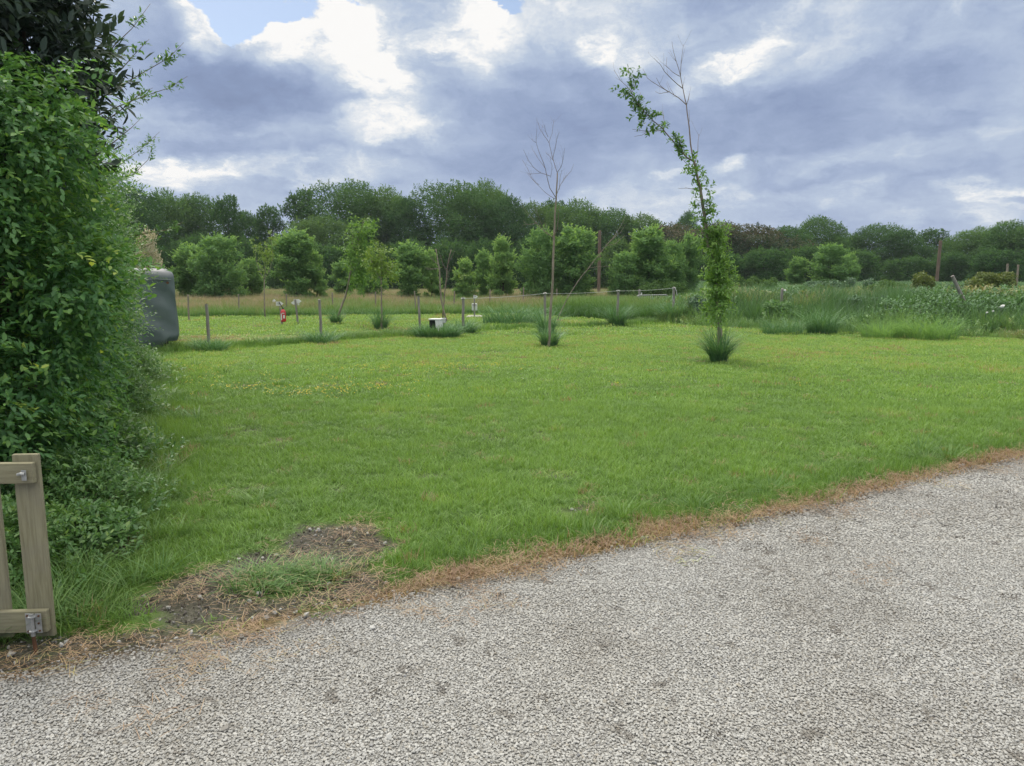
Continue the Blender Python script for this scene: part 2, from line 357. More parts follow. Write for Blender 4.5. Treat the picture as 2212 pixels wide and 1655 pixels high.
FENCE = np.array([tuple(G(a, b))[:2] for a, b in [(330,765),(452,755),(695,738),(860,727),(908,722),(1002,716),(1178,708),(1334,704),(1454,695)]])
def seg_d(x, y, P):
    best = np.full(np.shape(x), 1e9)
    for i in range(len(P)-1):
        ax, ay = P[i]; bx, by = P[i+1]; L = (bx-ax)**2+(by-ay)**2
        t = np.clip(((x-ax)*(bx-ax)+(y-ay)*(by-ay))/L, 0, 1)
        best = np.minimum(best, np.hypot(x-ax-t*(bx-ax), y-ay-t*(by-ay)))
    return best
HEDGE = np.array([(-2.75,3.9),(-3.75,6.4),(-4.8,8.6),(-6.7,12.9),(-7.6,14.5)])
def hedge_side(x, y):   # + right of the hedge face
    xe = np.interp(y, HEDGE[:, 1], HEDGE[:, 0]); return x-xe
# meadow zone (tall brown grass) lies beyond the mown strip
MEAD = [(-40,27.5),(-18,28.5),(-10,29.5),(-5,30.5),(0,31.5),(1.5,30),(3.5,27.5),(5.5,26.0),(9,24.5)]
def mead_d(x, y): return y - np.interp(x, [p[0] for p in MEAD], [p[1] for p in MEAD])

# ------------------------------------------------------------------ ground sheets
def axis(a, b, fine0, fine1, step, far):
    f = list(np.arange(fine0, fine1, step)); lo = []; hi = []
    s = step; p = fine0
    while p > a: s = min(s*1.22, far); p -= s; lo.append(p)
    s = step; p = fine1
    while p < b: hi.append(p); s = min(s*1.22, far); p += s
    return np.array(sorted(lo)+f+hi)
xs = axis(-900, 900, -9, 10, 0.06, 60); ys = axis(-60, 1500, 1.2, 16, 0.06, 60)
X, Y_ = np.meshgrid(xs, ys); Z = T(X, Y_)
d0 = edge_d(X, Y_)
sl = soil(X, Y_)*(Y_ < 24)
Z = Z + 0.03*sst(d0, -0.05, 0.25) - 0.02*sl*(d0 > 0) + 0.02*(fbm(X, Y_, 9, 31)-0.5)*sl
nx, ny = len(xs), len(ys)
idx = np.arange(nx*ny).reshape(ny, nx)
Q = np.stack([idx[:-1, :-1], idx[:-1, 1:], idx[1:, 1:], idx[1:, :-1]], -1).reshape(-1, 4)
gme = np_mesh('ground', np.stack([X, Y_, Z], -1), Q, smooth=True)
for nm, arr in (('soil', sl), ('dry', dry(X, Y_)), ('gravel', sst(-d0 + 0.22*(fbm(X, Y_, 5, 14)-0.5), -0.05, 0.05))):
    a = gme.attributes.new(nm, 'FLOAT', 'POINT'); a.data.foreach_set('value', arr.astype(np.float32).ravel())
def ground_mat():
    m, t = mat('ground'); v = wpos(t)
    n1_ = noise(t, v, 9, 6, 0.6); n2_ = noise(t, v, 60, 5, 0.65)
    so = ramp(t, n2_, [(0.3, (0.04, 0.035, 0.031)), (0.55, (0.092, 0.081, 0.073)), (0.75, (0.18, 0.16, 0.145))])
    gr = ramp(t, noise(t, v, 1.2, 7, 0.65), [(0.3, (0.05, 0.09, 0.022)), (0.55, (0.085, 0.15, 0.03)), (0.75, (0.12, 0.19, 0.04))])
    dr = ramp(t, n2_, [(0.3, (0.10, 0.07, 0.045)), (0.7, (0.27, 0.18, 0.10))])
    gl = ramp(t, n2_, [(0.3, (0.11, 0.105, 0.095)), (0.7, (0.26, 0.25, 0.235))])
    c = mixc(t, M(t, 'MULTIPLY', attr(t, 'soil'), 0.9), gr, so)
    c = mixc(t, M(t, 'MULTIPLY', attr(t, 'dry'), 0.8), c, dr)
    c = mixc(t, attr(t, 'gravel'), c, gl)
    nr = N(t, 'ShaderNodeBump', inp={'Strength': 0.8, 'Distance': 0.012, 'Height': n2_}).outputs[0]
    out(t, bsdf(t, c, 0.95, 0.1, 0, nr)); return m
gme.materials.append(ground_mat())
tag(link('ground', gme), kind='structure')

# gravel road surface: one closed layer whose top is crushed stone
def gravel_mat(stone=False):
    m, t = mat('crushed_stone' if stone else 'gravel_bed'); v = wpos(t)
    dirt = sum_ = N(t, 'ShaderNodeMapRange', inp={0: noise(t, v, 0.9, 6, 0.62), 1: 0.48, 2: 0.68}).outputs[0]
    warm = N(t, 'ShaderNodeMapRange', inp={0: noise(t, v, 0.5, 4), 1: 0.4, 2: 0.65}).outputs[0]
    if stone:
        rnd = N(t, 'ShaderNodeObjectInfo').outputs['Random']
        c = ramp(t, rnd, [(0.0, (0.26, 0.262, 0.256)), (0.10, (0.37, 0.372, 0.362)), (0.5, (0.42, 0.423, 0.412)), (0.85, (0.475, 0.478, 0.468)), (0.94, (0.32, 0.30, 0.26)), (1.0, (0.24, 0.25, 0.27))])
        c = mixc(t, M(t, 'MULTIPLY', noise(t, v, 90, 3), 0.35), c, (0.30, 0.285, 0.26))
        c = mixc(t, M(t, 'MULTIPLY', warm, 0.15), c, (0.36, 0.335, 0.28))
        c = mixc(t, M(t, 'MULTIPLY', dirt, 0.35), c, (0.19, 0.175, 0.15))
        c = mixc(t, attr(t, 'tone', True), c, (0.085, 0.07, 0.055))
        out(t, bsdf(t, c, 0.85, 0.2))
    else:
        vo = N(t, 'ShaderNodeTexVoronoi', feature='DISTANCE_TO_EDGE', inp={0: v, 'Scale': 80})
        c = mixc(t, N(t, 'ShaderNodeMapRange', inp={0: vo.outputs[0], 1: 0.02, 2: 0.12}).outputs[0], (0.16, 0.156, 0.145), (0.30, 0.297, 0.285))
        c = mixc(t, M(t, 'MULTIPLY', dirt, 0.4), c, (0.15, 0.13, 0.10))
        nr = N(t, 'ShaderNodeBump', inp={'Strength': 1.0, 'Distance': 0.008, 'Height': vo.outputs[0]}).outputs[0]
        out(t, bsdf(t, c, 0.9, 0.15, 0, nr))
    return m
gx = np.concatenate([np.linspace(-14, -5, 20)[:-1], np.linspace(-5, 9, 120), np.linspace(9, 25, 20)[1:]])
ye = np.interp(gx, EDGE[:, 0], EDGE[:, 1]); ye = np.where(gx > EDGE[-1, 0], EDGE[-1, 1]+(gx-EDGE[-1, 0])*0.45, ye)
ts = np.linspace(0, 1, 90)**1.0
GXX = np.repeat(gx[None], 90, 0); GYY = (-8) + (ye[None]-(-8))*ts[:, None]
GZZ = T(GXX, GYY) + 0.012 + 0.012*(fbm(GXX, GYY, 1.5, 40)-0.5) - 0.03*sst(GYY-(ye[None]-0.10), 0, 0.10)
idx = np.arange(90*len(gx)).reshape(90, -1)
Q = np.stack([idx[:-1, :-1], idx[:-1, 1:], idx[1:, 1:], idx[1:, :-1]], -1).reshape(-1, 4)
tag(link('gravel_road', np_mesh('gravel_road', np.stack([GXX, GYY, GZZ], -1), Q, material=gravel_mat(), smooth=True)), kind='structure')

# ------------------------------------------------------------------ instanced ground cover
def scatter(name, protos, P, rot, scl, index, tone, label, cat=None):
    """one object whose vertices each carry one instance of a prototype"""
    pc = bpy.data.collections.new(name+'_kinds')
    for i, me in enumerate(protos):
        o = bpy.data.objects.new('%s_kind_%02d' % (name, i), me); pc.objects.link(o)
    me = bpy.data.meshes.new(name); n = len(P)
    me.vertices.add(n); me.vertices.foreach_set('co', np.asarray(P, np.float32).ravel())
    for nm, typ, a in (('rot', 'FLOAT_VECTOR', rot), ('scl', 'FLOAT_VECTOR', scl)):
        at = me.attributes.new(nm, typ, 'POINT'); at.data.foreach_set('vector', np.asarray(a, np.float32).ravel())
    at = me.attributes.new('idx', 'INT', 'POINT'); at.data.foreach_set('value', np.asarray(index, np.int32))
    at = me.attributes.new('tone', 'FLOAT', 'POINT'); at.data.foreach_set('value', np.asarray(tone, np.float32))
    o = link(name, me)
    g = bpy.data.node_groups.new(name+'_nodes', 'GeometryNodeTree')
    g.interface.new_socket('Geometry', in_out='INPUT', socket_type='NodeSocketGeometry'); g.interface.new_socket('Geometry', in_out='OUTPUT', socket_type='NodeSocketGeometry')
    gi = g.nodes.new('NodeGroupInput'); go = g.nodes.new('NodeGroupOutput')
    ci = g.nodes.new('GeometryNodeCollectionInfo'); ci.inputs['Collection'].default_value = pc; ci.inputs['Separate Children'].default_value = True; ci.inputs['Reset Children'].default_value = True
    ip = g.nodes.new('GeometryNodeInstanceOnPoints'); ip.inputs['Pick Instance'].default_value = True
    def na(nm, typ):
        n_ = g.nodes.new('GeometryNodeInputNamedAttribute'); n_.data_type = typ; n_.inputs['Name'].default_value = nm; return n_.outputs[0]
    g.links.new(gi.outputs[0], ip.inputs['Points']); g.links.new(ci.outputs[0], ip.inputs['Instance'])
    g.links.new(na('idx', 'INT'), ip.inputs['Instance Index'])
    e2r = g.nodes.new('FunctionNodeEulerToRotation'); g.links.new(na('rot', 'FLOAT_VECTOR'), e2r.inputs[0]); g.links.new(e2r.outputs[0], ip.inputs['Rotation'])
    g.links.new(na('scl', 'FLOAT_VECTOR'), ip.inputs['Scale']); g.links.new(ip.outputs[0], go.inputs[0])
    md = o.modifiers.new('scatter', 'NODES'); md.node_group = g
    return tag(o, label, cat, kind='stuff')

def blades(n, spread, h, w, lean=0.5, seed=0, seg=3, hvar=0.35, rnd=None, tip_tone=0.15, arch=1.0):
    """grass blades in a patch -> verts, quads, tris, tint"""
    r = np.random.default_rng(seed)
    rr = spread*np.sqrt(r.random(n)); an = r.random(n)*2*np.pi
    base = np.stack([rr*np.cos(an), rr*np.sin(an), np.full(n, -0.01)], -1)
    H = h*(1-hvar+2*hvar*r.random(n)); d = r.random(n)*2*np.pi
    le = lean*(0.3+1.0*r.random(n)); dx = np.cos(d); dy = np.sin(d)
    if rnd is not None:   # lean outwards from the centre of the clump
        dx = np.cos(an)*rnd + dx*(1-rnd); dy = np.sin(an)*rnd+dy*(1-rnd)
    wx, wy = -dy, dx; L = np.hypot(wx, wy)+1e-6; wx /= L; wy /= L
    V = []; tint = []
    tb = 0.35+0.4*r.random(n)
    for k in range(seg+1):
        t = k/seg
        off = le*H*(t**1.7)*arch; up = H*(t - 0.28*le*t**2.2*arch)
        c = base + np.stack([dx*off, dy*off, up], -1)
        ww = w*(0.6+0.8*r.random(n) if k == 0 else 1)
        if k == 0: W0 = w*(0.6+0.8*r.random(n))
        wk = W0*(1-t**1.8)*0.5 + 1e-4
        side = np.stack([wx*wk, wy*wk, np.zeros(n)], -1)
        if k < seg: V += [c-side, c+side]; tint += [tb+tip_tone*(t-0.5)]*2
        else: V += [c]; tint += [tb+tip_tone*(t-0.5)]
    V = np.stack(V, 1); m = V.shape[1]; tint = np.stack(tint, 1)
    b = np.arange(n)*m
    quads = np.concatenate([np.stack([b+2*k, b+2*k+1, b+2*k+3, b+2*k+2], -1) for k in range(seg-1)])
    k = seg-1; tris = np.stack([b+2*k, b+2*k+1, b+2*k+2], -1)
    return V.reshape(-1, 3), quads, tris, tint.ravel()
def merge(parts):
    V = []; Qs = []; Ts = []; t = []; b = 0
    for v, q, tr, ti in parts:
        V.append(v); Qs.append(np.asarray(q, int).reshape(-1, 4)+b); Ts.append(np.asarray(tr, int).reshape(-1, 3)+b); t.append(ti); b += len(v)
    return np.concatenate(V), np.concatenate(Qs), np.concatenate(Ts), np.concatenate(t)
def in_view(x, y, m=0.8):
    return (np.abs(x) < 0.70*y*1.03+m) & (y > 1.6)
def grid_pts(x0, x1, y0, y1, step):
    a = np.arange(x0, x1, step); b = np.arange(y0, y1, step); A, B = np.meshgrid(a, b); A = A.ravel(); B = B.ravel()
    A = A + (rng.random(len(A))-0.5)*step*1.1; B = B + (rng.random(len(B))-0.5)*step*1.1
    k = in_view(A, B); return A[k], B[k]

# --- lawn
lp = []
for i in range(5): lp.append(np_mesh('near_tuft', *blades(34, 0.075, 0.062, 0.0042, 0.9, 100+i)[:3], material=MT['lawn'], tint=blades(34, 0.075, 0.062, 0.0042, 0.9, 100+i)[3]))
for i in range(4): b_ = blades(40, 0.15, 0.06, 0.009, 0.9, 120+i, seg=2); lp.append(np_mesh('mid_tuft', *b_[:3], material=MT['lawn'], tint=b_[3]))
for i in range(4): b_ = blades(60, 0.38, 0.065, 0.02, 0.9, 140+i, seg=2); lp.append(np_mesh('far_tuft', *b_[:3], material=MT['lawn'], tint=b_[3]))
PX, PY, KI = [], [], []
for (y0, y1, step, k0, kn) in ((2.4, 9.5, 0.075, 0, 5), (9.5, 20, 0.15, 5, 4), (20, 64, 0.42, 9, 4)):
    a, b = grid_pts(-0.75*y1-1, 0.75*y1+1, y0, y1, step)
    PX.append(a); PY.append(b); KI.append(k0+rng.integers(0, kn, len(a)))
PX = np.concatenate(PX); PY = np.concatenate(PY); KI = np.concatenate(KI)
d = edge_d(PX, PY); so = soil(PX, PY); dr = dry(PX, PY)
hs = hedge_side(PX, PY)
keep = (d > 0.02-0.12*(fbm(PX, PY, 4, 50)-0.5)) & (rng.random(len(PX)) > so*1.05) & (mead_d(PX, PY) < 0.3) & ~((bank_d(PX, PY) > 0.2) & (PX > 5.2)) & ((hs > -1.2) | (PY > 15))
keep &= ~((dr > 0.5) & (rng.random(len(PX)) < 0.45))
PX, PY, KI, d, so, dr, hs = [a[keep] for a in (PX, PY, KI, d, so, dr, hs)]
n = len(PX)
lng = fbm(PX, PY, 0.8, 60); fine = fbm(PX, PY, 4.5, 61)
ht = 0.50 + 0.75*lng + 1.2*(fine-0.45)
fd = seg_d(PX, PY, FENCE); strip = 1-sst(fd + 0.5*(fine-0.5), 0.25, 0.75)
lowleft = (1-sst(hs, 0.1, 1.5))*sst(16-PY, 0, 3)
near_edge = (1-sst(d, 0.2, 0.8))
so_n = np.maximum.reduce([soil(PX+dx_, PY+dy_) for dx_, dy_ in ((.07, 0), (-.07, 0), (0, .07), (0, -.07))])*(PY < 6)
ht = ht*(1+1.7*strip+1.3*lowleft+0.5*near_edge)*(1-0.35*so)*(1-.55*so_n)
ht *= np.where(dr > 0.4, 0.80, 1)
far_b = sst(PY, 8, 15)
tone = 0.38 + 0.42*(fine-0.5) + 0.26*(lng-0.5) + 0.21*far_b*(1-strip) - 0.12*strip - 0.10*lowleft + 0.12*(rng.random(n)-0.5) - 0.12*near_edge
tone += 0.25*so
# dry mown square by the covered caravan
dq = sst(ell(PX, PY, 490, 733, 3.4, 1.5), 0, 0.5); tone += 0.17*dq; ht *= 1-0.45*dq
tone = np.where(rng.random(n) < dr*0.95, 0.86+0.14*rng.random(n), tone)
ol = (rng.random(n) < 0.014); tone = np.where(ol, 0.86+0.1*rng.random(n), tone)
ht = np.clip(ht, 0.3, 4)
P = np.stack([PX, PY, T(PX, PY)+0.03*sst(d, -0.05, 0.25)], -1)
rot = np.stack([(rng.random(n)-0.5)*0.3, (rng.random(n)-0.5)*0.3, rng.random(n)*6.283], -1)
flat = np.where(dr > 0.4, 1.5, 1.0)
scl = np.stack([flat, flat, ht], -1)
scatter('lawn_grass', lp, P, rot, scl, KI, tone, 'mown green lawn grass between the gravel and the fence', 'grass')

# --- coarse tufts at the gravel edge, under the hedge, along the fence
EPX = []; 
def tall_patch(n, gen):
    a, b = gen(n); k = in_view(a, b, 1.2); return a[k], b[k]
tp = []
for i in range(4): b_ = blades(46, 0.07, 0.20, 0.0055, 1.0, 200+i, seg=3, rnd=0.7); tp.append(np_mesh('coarse_tuft', *b_[:3], material=MT['tall'], tint=b_[3]))
for i in range(4): b_ = blades(60, 0.22, 0.62, 0.012, 0.35, 220+i, seg=3, hvar=0.25, tip_tone=0.75); tp.append(np_mesh('meadow_tuft', *b_[:3], material=MT['tall'], tint=b_[3]))
for i in range(4): b_ = blades(70, 0.30, 0.75, 0.020, 0.45, 240+i, seg=3, hvar=0.25, rnd=0.4); tp.append(np_mesh('rank_tuft', *b_[:3], material=MT['tall'], tint=b_[3]))
A, B = grid_pts(-8, 9, 2.4, 15, 0.085)
d = edge_d(A, B); hs = hedge_side(A, B); so = soil(A, B); f4 = fbm(A, B, 1.8, 70)
pr = (.03+.35*(A < -1.2))*(1-sst(np.abs(d-0.32), 0.0, 0.35))*(f4 > 0.42) + 0.75*(1-sst(hs, -0.1, 1.0))*(d > 0.1)*(hs > -1.3) + 0.015*(f4 > 0.55)*(d > 0.3)*(hs < 3)
tx = ell(A, B, 620, 1265, .32, .17, 15); pr = np.where(tx > 0, 0.9, pr)
k = (rng.random(len(A)) < pr) & (d > 0.03) & ((rng.random(len(A)) > so*0.92) | (tx > 0))
A, B, d, f4, hs = A[k], B[k], d[k], f4[k], hs[k]
dr = dry(A, B)
tone1 = 0.30+0.25*rng.random(len(A)); tone1 = np.where(rng.random(len(A)) < dr*0.3, 0.86, tone1); tone1 = np.where(rng.random(len(A)) < 0.015, 0.85, tone1)
s1 = (0.38+0.45*rng.random(len(A)))*(1+0.5*(1-sst(hs, 0, 0.8)))*np.where(dr > 0.4, 0.6, 1)*np.where(ell(A, B, 620, 1265, .34, .19, 15) > 0, .62, 1)
G1 = (A, B, rng.integers(0, 4, len(A)), tone1, s1, 0.02)
# fence line strip
A, B = grid_pts(-8, 7, 14, 30, 0.16); fd = seg_d(A, B, FENCE); f4 = fbm(A, B, 1.1, 72)
k = (fd < 0.5) & (rng.random(len(A)) < (1-sst(fd, 0.05, 0.5))*(0.25+1.1*(f4 > 0.5))) & (A > -7.4)
A, B = A[k], B[k]; G2 = (A, B, rng.integers(0, 4, len(A)), 0.22+0.3*rng.random(len(A)), 0.8+0.7*rng.random(len(A)), 0.0)
# meadow
A, B = grid_pts(-46, 16, 26, 62, 0.30); md_ = mead_d(A, B); f4 = fbm(A, B, 0.35, 74)
k = (md_ > 0) & ~((bank_d(A, B) > 3) & (A > 8)) & (A-0.2*B < 2.5+1.5*(f4-.5))
A, B, md_, f4 = A[k], B[k], md_[k], f4[k]
brown = sst(md_, 0.4, 3.0)
tone3 = 0.37+0.30*brown+0.45*(f4-0.5)+0.10*(rng.random(len(A))-0.5)
gr_ = sst(A, 0.5, 3.0)*(1-sst(B, 33, 40)); tone3 = tone3-0.30*gr_*(1-brown*0.3)
s3 = (0.50+0.30*sst(md_, 0, 3)+0.3*(f4-0.5)); s3 = s3*(1+0.15*gr_)
ky = np.where((gr_ > 0.4) | (rng.random(len(A)) < 0.15), 8, 4)+rng.integers(0, 4, len(A))
G3 = (A, B, ky, tone3, s3, 0.0)
P = []; K_ = []; To = []; S_ = []
for A, B, k_, to, s_, zo in (G1, G2, G3):
    P.append(np.stack([A, B, T(A, B)+zo], -1)); K_.append(k_); To.append(to); S_.append(s_)
P = np.concatenate(P); K_ = np.concatenate(K_); To = np.concatenate(To); S_ = np.concatenate(S_); n = len(P)
w_ = 0.8+0.4*S_
scatter('tall_grass', tp, P, np.stack([(rng.random(n)-0.5)*0.3, (rng.random(n)-0.5)*0.3, rng.random(n)*6.283], -1), np.stack([w_, w_, S_], -1), K_, To, 'long unmown grass with brown seed heads round the lawn', 'grass')

# --- straw litter lying flat along the gravel edge
b_ = blades(26, 0.10, 0.13, 0.0042, 1.0, 300, seg=2)
sp_ = []
for i in range(4):
    r_ = np.random.default_rng(310+i); m_ = 34
    c = np.stack([(r_.random(m_)-.5)*.22, (r_.random(m_)-.5)*.22, r_.random(m_)*0.028+0.002], -1); a_ = r_.random(m_)*6.283; L_ = 0.02+0.06*r_.random(m_)
    dv = np.stack([np.cos(a_), np.sin(a_), (r_.random(m_)-.5)*0.35], -1)*L_[:, None]/2; sd = np.stack([-np.sin(a_), np.cos(a_), np.zeros(m_)], -1)*0.0012
    up = np.array([0, 0, 1])*0.0018
    V = np.stack([c-dv-sd, c-dv+sd, c+up-sd, c+up+sd, c+dv-sd*.5, c+dv+sd*.5], 1); bb = np.arange(m_)*6
    Qs = np.concatenate([np.stack([bb, bb+1, bb+3, bb+2], -1), np.stack([bb+2, bb+3, bb+5, bb+4], -1)])
    sp_.append(np_mesh('straw', V.reshape(-1, 3), Qs, material=MT['lawn'], tint=np.repeat(0.5+0.2*(r_.random(m_)-.5), 6)))
A, B = grid_pts(-5, 8, 2.4, 9, 0.07); d = edge_d(A, B); dr = dry(A, B); so = soil(A, B)
f5 = fbm(A, B, 2.5, 77)
pr = np.where(d > -0.04, dr*.85+np.where(A < -1.1, .12, .26)*so*(d < 1.8), 0.5*(1-sst(-d, 0.0, 0.45))*(f5 > 0.52)) + 0.012*(fbm(A, B, 1.4, 78) > 0.55)
k = rng.random(len(A)) < pr; A, B = A[k], B[k]; n = len(A); d = edge_d(A, B)
scatter('dead_grass', sp_, np.stack([A, B, T(A, B)+np.where(d > 0, 0.032, 0.022)], -1), np.stack([(rng.random(n)-.5)*.3, (rng.random(n)-.5)*.3, rng.random(n)*6.28], -1),
        np.stack([0.7+0.6*rng.random(n)]*3, -1), rng.integers(0, 4, n), 0.84+0.16*rng.random(n), 'dead straw-brown grass lying along the gravel edge', 'dead grass')

# --- gravel stones
def stone(seed):
    import bmesh
    r_ = random.Random(seed); bm = bmesh.new(); bmesh.ops.create_icosphere(bm, subdivisions=1, radius=1.0)
    cuts = [Vector((r_.uniform(-1, 1), r_.uniform(-1, 1), r_.uniform(-1, 1))).normalized() for _ in range(7)]
    for v in bm.verts:
        p = v.co.copy()
        for c in cuts:
            dd = p.dot(c); lim = 0.62
            if dd > lim: p -= c*(dd-lim)
        v.co = Vector((p.x*r_.uniform(1.0, 1.25), p.y*r_.uniform(.8, 1.0), p.z*r_.uniform(.55, .8)))
    me = bpy.data.meshes.new('stone'); bm.to_mesh(me); bm.free(); me.materials.append(MT['stone']); return me
MT['stone'] = gravel_mat(True)
stones = [stone(i) for i in range(8)]
A1, B1 = grid_pts(-5, 6, 1.8, 4.4, 0.0098); A2, B2 = grid_pts(-4, 8, 4.4, 8.2, 0.0145)
A = np.concatenate([A1, A2]); B = np.concatenate([B1, B2]); szb = np.concatenate([np.full(len(A1), 0.0069), np.full(len(A2), 0.0093)])
d = edge_d(A, B); k = (d < 0.02+0.10*(fbm(A, B, 5, 80)-0.5)) & in_view(A, B, 0.35)
k &= rng.random(len(A)) > sst(d, -0.16, 0.06)*0.75
A, B, szb, d = A[k], B[k], szb[k], d[k]
# strays on the soil
n = len(A); sz = szb*(0.62+0.75*rng.random(n)**1.8)
big = rng.random(n) < 0.0010; sz = np.where(big, sz*2.2, sz)
tn = np.zeros(n)
spots = sst(fbm(A, B, 9, 90, 3), 0.72, 0.82)*0.6
tn = np.maximum(tn, spots*(rng.random(n) < 0.8)); tn = np.maximum(tn, 0.55*sst(d, -0.30, 0.02)*rng.random(n)); tn = np.maximum(tn, 0.30*rng.random(n)**3)
zz = T(A, B)+0.012+0.012*(fbm(A, B, 1.5, 40)-0.5)+0.002+0.004*rng.random(n)
scatter('gravel_stones', stones, np.stack([A, B, zz], -1), np.stack([(rng.random(n)-.5)*.5, (rng.random(n)-.5)*.5, rng.random(n)*6.283], -1),
        np.stack([sz]*3, -1), rng.integers(0, 8, n), tn, 'pale grey crushed stone of the gravel drive', 'gravel')
# organic crumbs and dead leaves trodden into the drive
c_n = 260; cx_ = rng.uniform(-3.2, 6.5, c_n); cy_ = rng.uniform(2.2, 6.6, c_n); cd_ = edge_d(cx_, cy_)
k = (cd_ < 0) & (rng.random(c_n) < np.exp(cd_/0.9)+.12); cx_, cy_ = cx_[k], cy_[k]
A = np.repeat(cx_, 16)+rng.normal(0, .028, len(cx_)*16); B = np.repeat(cy_, 16)+rng.normal(0, .018, len(cx_)*16); k = edge_d(A, B) < 0; A, B = A[k], B[k]; n = len(A)
scatter('drive_debris', stones, np.stack([A, B, T(A, B)+.022], -1), rng.random((n, 3))*3, np.stack([.004+.009*rng.random(n), .0015+.003*rng.random(n), .0015+.002*rng.random(n)], -1), rng.integers(0, 8, n), .8+.2*rng.random(n), 'dark crumbs of dead leaf and earth on the drive', 'debris')
A, B = grid_pts(-4.2, 1.5, 2.5, 6, 0.017); so = soil(A, B); d = edge_d(A, B); k = (d > -.05) & (rng.random(len(A)) < .55*so) & (so > .3); A, B = A[k], B[k]; n = len(A); sz = .003+.008*rng.random(n)**2.5
scatter('soil_crumbs', stones, np.stack([A, B, T(A, B)+.024*sst(edge_d(A, B), -.05, .25)-.004], -1), rng.random((n, 3))*6, np.stack([sz*1.1, sz, sz*.8], -1), rng.integers(0, 8, n), .55+.45*rng.random(n), 'dark crumbs of dry earth on the bare soil', 'soil')
# loose stones scattered on the soil beside the drive
A, B = grid_pts(-4, 7, 2.5, 7, 0.05); d = edge_d(A, B); so = soil(A, B)
k = (d > 0) & (rng.random(len(A)) < 0.20*(so > 0.4)*(d < 1.3) + 0.35*(d < 0.10)); A, B = A[k], B[k]; n = len(A)
scatter('loose_stones', stones, np.stack([A, B, T(A, B)+0.022], -1), np.stack([rng.random(n), rng.random(n), rng.random(n)*6.283], -1),
        np.stack([0.006+0.016*rng.random(n)**3]*3, -1), rng.integers(0, 8, n), 0.25*rng.random(n), 'loose pale stones strewn over the bare soil by the drive', 'gravel')

# --- flowers
def flower(m, r, h, seed):
    b = MB(); rr = random.Random(seed)
    for i in range(5):
        x, y = rr.uniform(-.12, .12), rr.uniform(-.12, .12); z = h*rr.uniform(.7, 1.2)
        pts = [(x, y, z)]+[(x+r*math.cos(a), y+r*math.sin(a), z+r*0.35) for a in [k*math.pi/3 for k in range(6)]]
        b.add(pts, [(0, k+1, (k+1) % 6+1) for k in range(6)])
    me = bpy.data.meshes.new('flower'); me.from_pydata(b.v, [], b.f); me.materials.append(m); return me
fl = [flower(MT['petal'], .013, .085, 1), flower(MT['petal'], .015, .10, 2), flower(MT['daisy'], .010, .075, 3)]
C_ = []
for (px, py, wx, wy, nn) in ((450,798,1.0,.6,16),(700,845,1.6,.75,70),(830,800,1.5,.5,30),(960,795,1.5,.35,34),(620,820,2.5,1.2,34),(1100,820,3.5,1.3,16)):
    c = G(px, py); a = rng.normal(0, .5, (nn, 2)); C_.append(np.stack([c.x+a[:, 0]*wx, c.y+a[:, 1]*wy], -1))
C_ = np.concatenate(C_); n = len(C_)
kk = np.where(rng.random(n) < .82, rng.integers(0, 2, n), 2)
C2 = np.stack([rng.uniform(-6, 8, 60), rng.uniform(9, 22, 60)], -1); C_ = np.concatenate([C_, C2]); kk = np.concatenate([kk, np.full(60, 2)]); n = len(C_)
scatter('wild_flowers', fl, np.stack([C_[:, 0], C_[:, 1], T(C_[:, 0], C_[:, 1])+.0], -1), np.stack([np.zeros(n)]*2+[rng.random(n)*6.28], -1), np.full((n, 3), .72), kk, np.zeros(n), 'small yellow buttercups and white daisies in the lawn', 'flowers')

# ------------------------------------------------------------------ leaves
def unit(a): return a/(np.linalg.norm(a, axis=-1, keepdims=True)+1e-9)
def rdir(n, r=rng): return unit(r.normal(size=(n, 3)))
def leaves(P, ax, nr, L, W, tint, fold=0.25, wide=0.5):
    """two quads per leaf folded on the midrib"""
    n = len(P); ax = unit(ax); sd = unit(np.cross(ax, nr)); up = np.cross(sd, ax)
    L = np.broadcast_to(L, (n,))[:, None]; W = np.broadcast_to(W, (n,))[:, None]*0.5
    b = P; t = P+ax*L - up*L*0.06
    r1 = P+ax*L*0.28+sd*W*0.9+up*W*fold; r2 = P+ax*L*(wide+.14)+sd*W*0.85+up*W*fold
    l1 = P+ax*L*0.28-sd*W*0.9+up*W*fold; l2 = P+ax*L*(wide+.14)-sd*W*0.85+up*W*fold
    V = np.stack([b, r1, r2, t, l2, l1], 1).reshape(-1, 3); k = np.arange(n)*6
    Qs = np.concatenate([np.stack([k, k+1, k+2, k+3], -1), np.stack([k, k+3, k+4, k+5], -1)])
    return V, Qs, np.zeros((0, 3), int), np.repeat(tint, 6)
def simple_leaves(P, ax, nr, L, W, tint):
    n = len(P); ax = unit(ax); sd = unit(np.cross(ax, nr))
    L = np.broadcast_to(L, (n,))[:, None]; W = np.broadcast_to(W, (n,))[:, None]*0.5
    V = np.stack([P, P+ax*L*.5+sd*W, P+ax*L, P+ax*L*.45-sd*W], 1).reshape(-1, 3); k = np.arange(n)*4
    return V, np.stack([k, k+1, k+2, k+3], -1), np.zeros((0, 3), int), np.repeat(tint, 4)
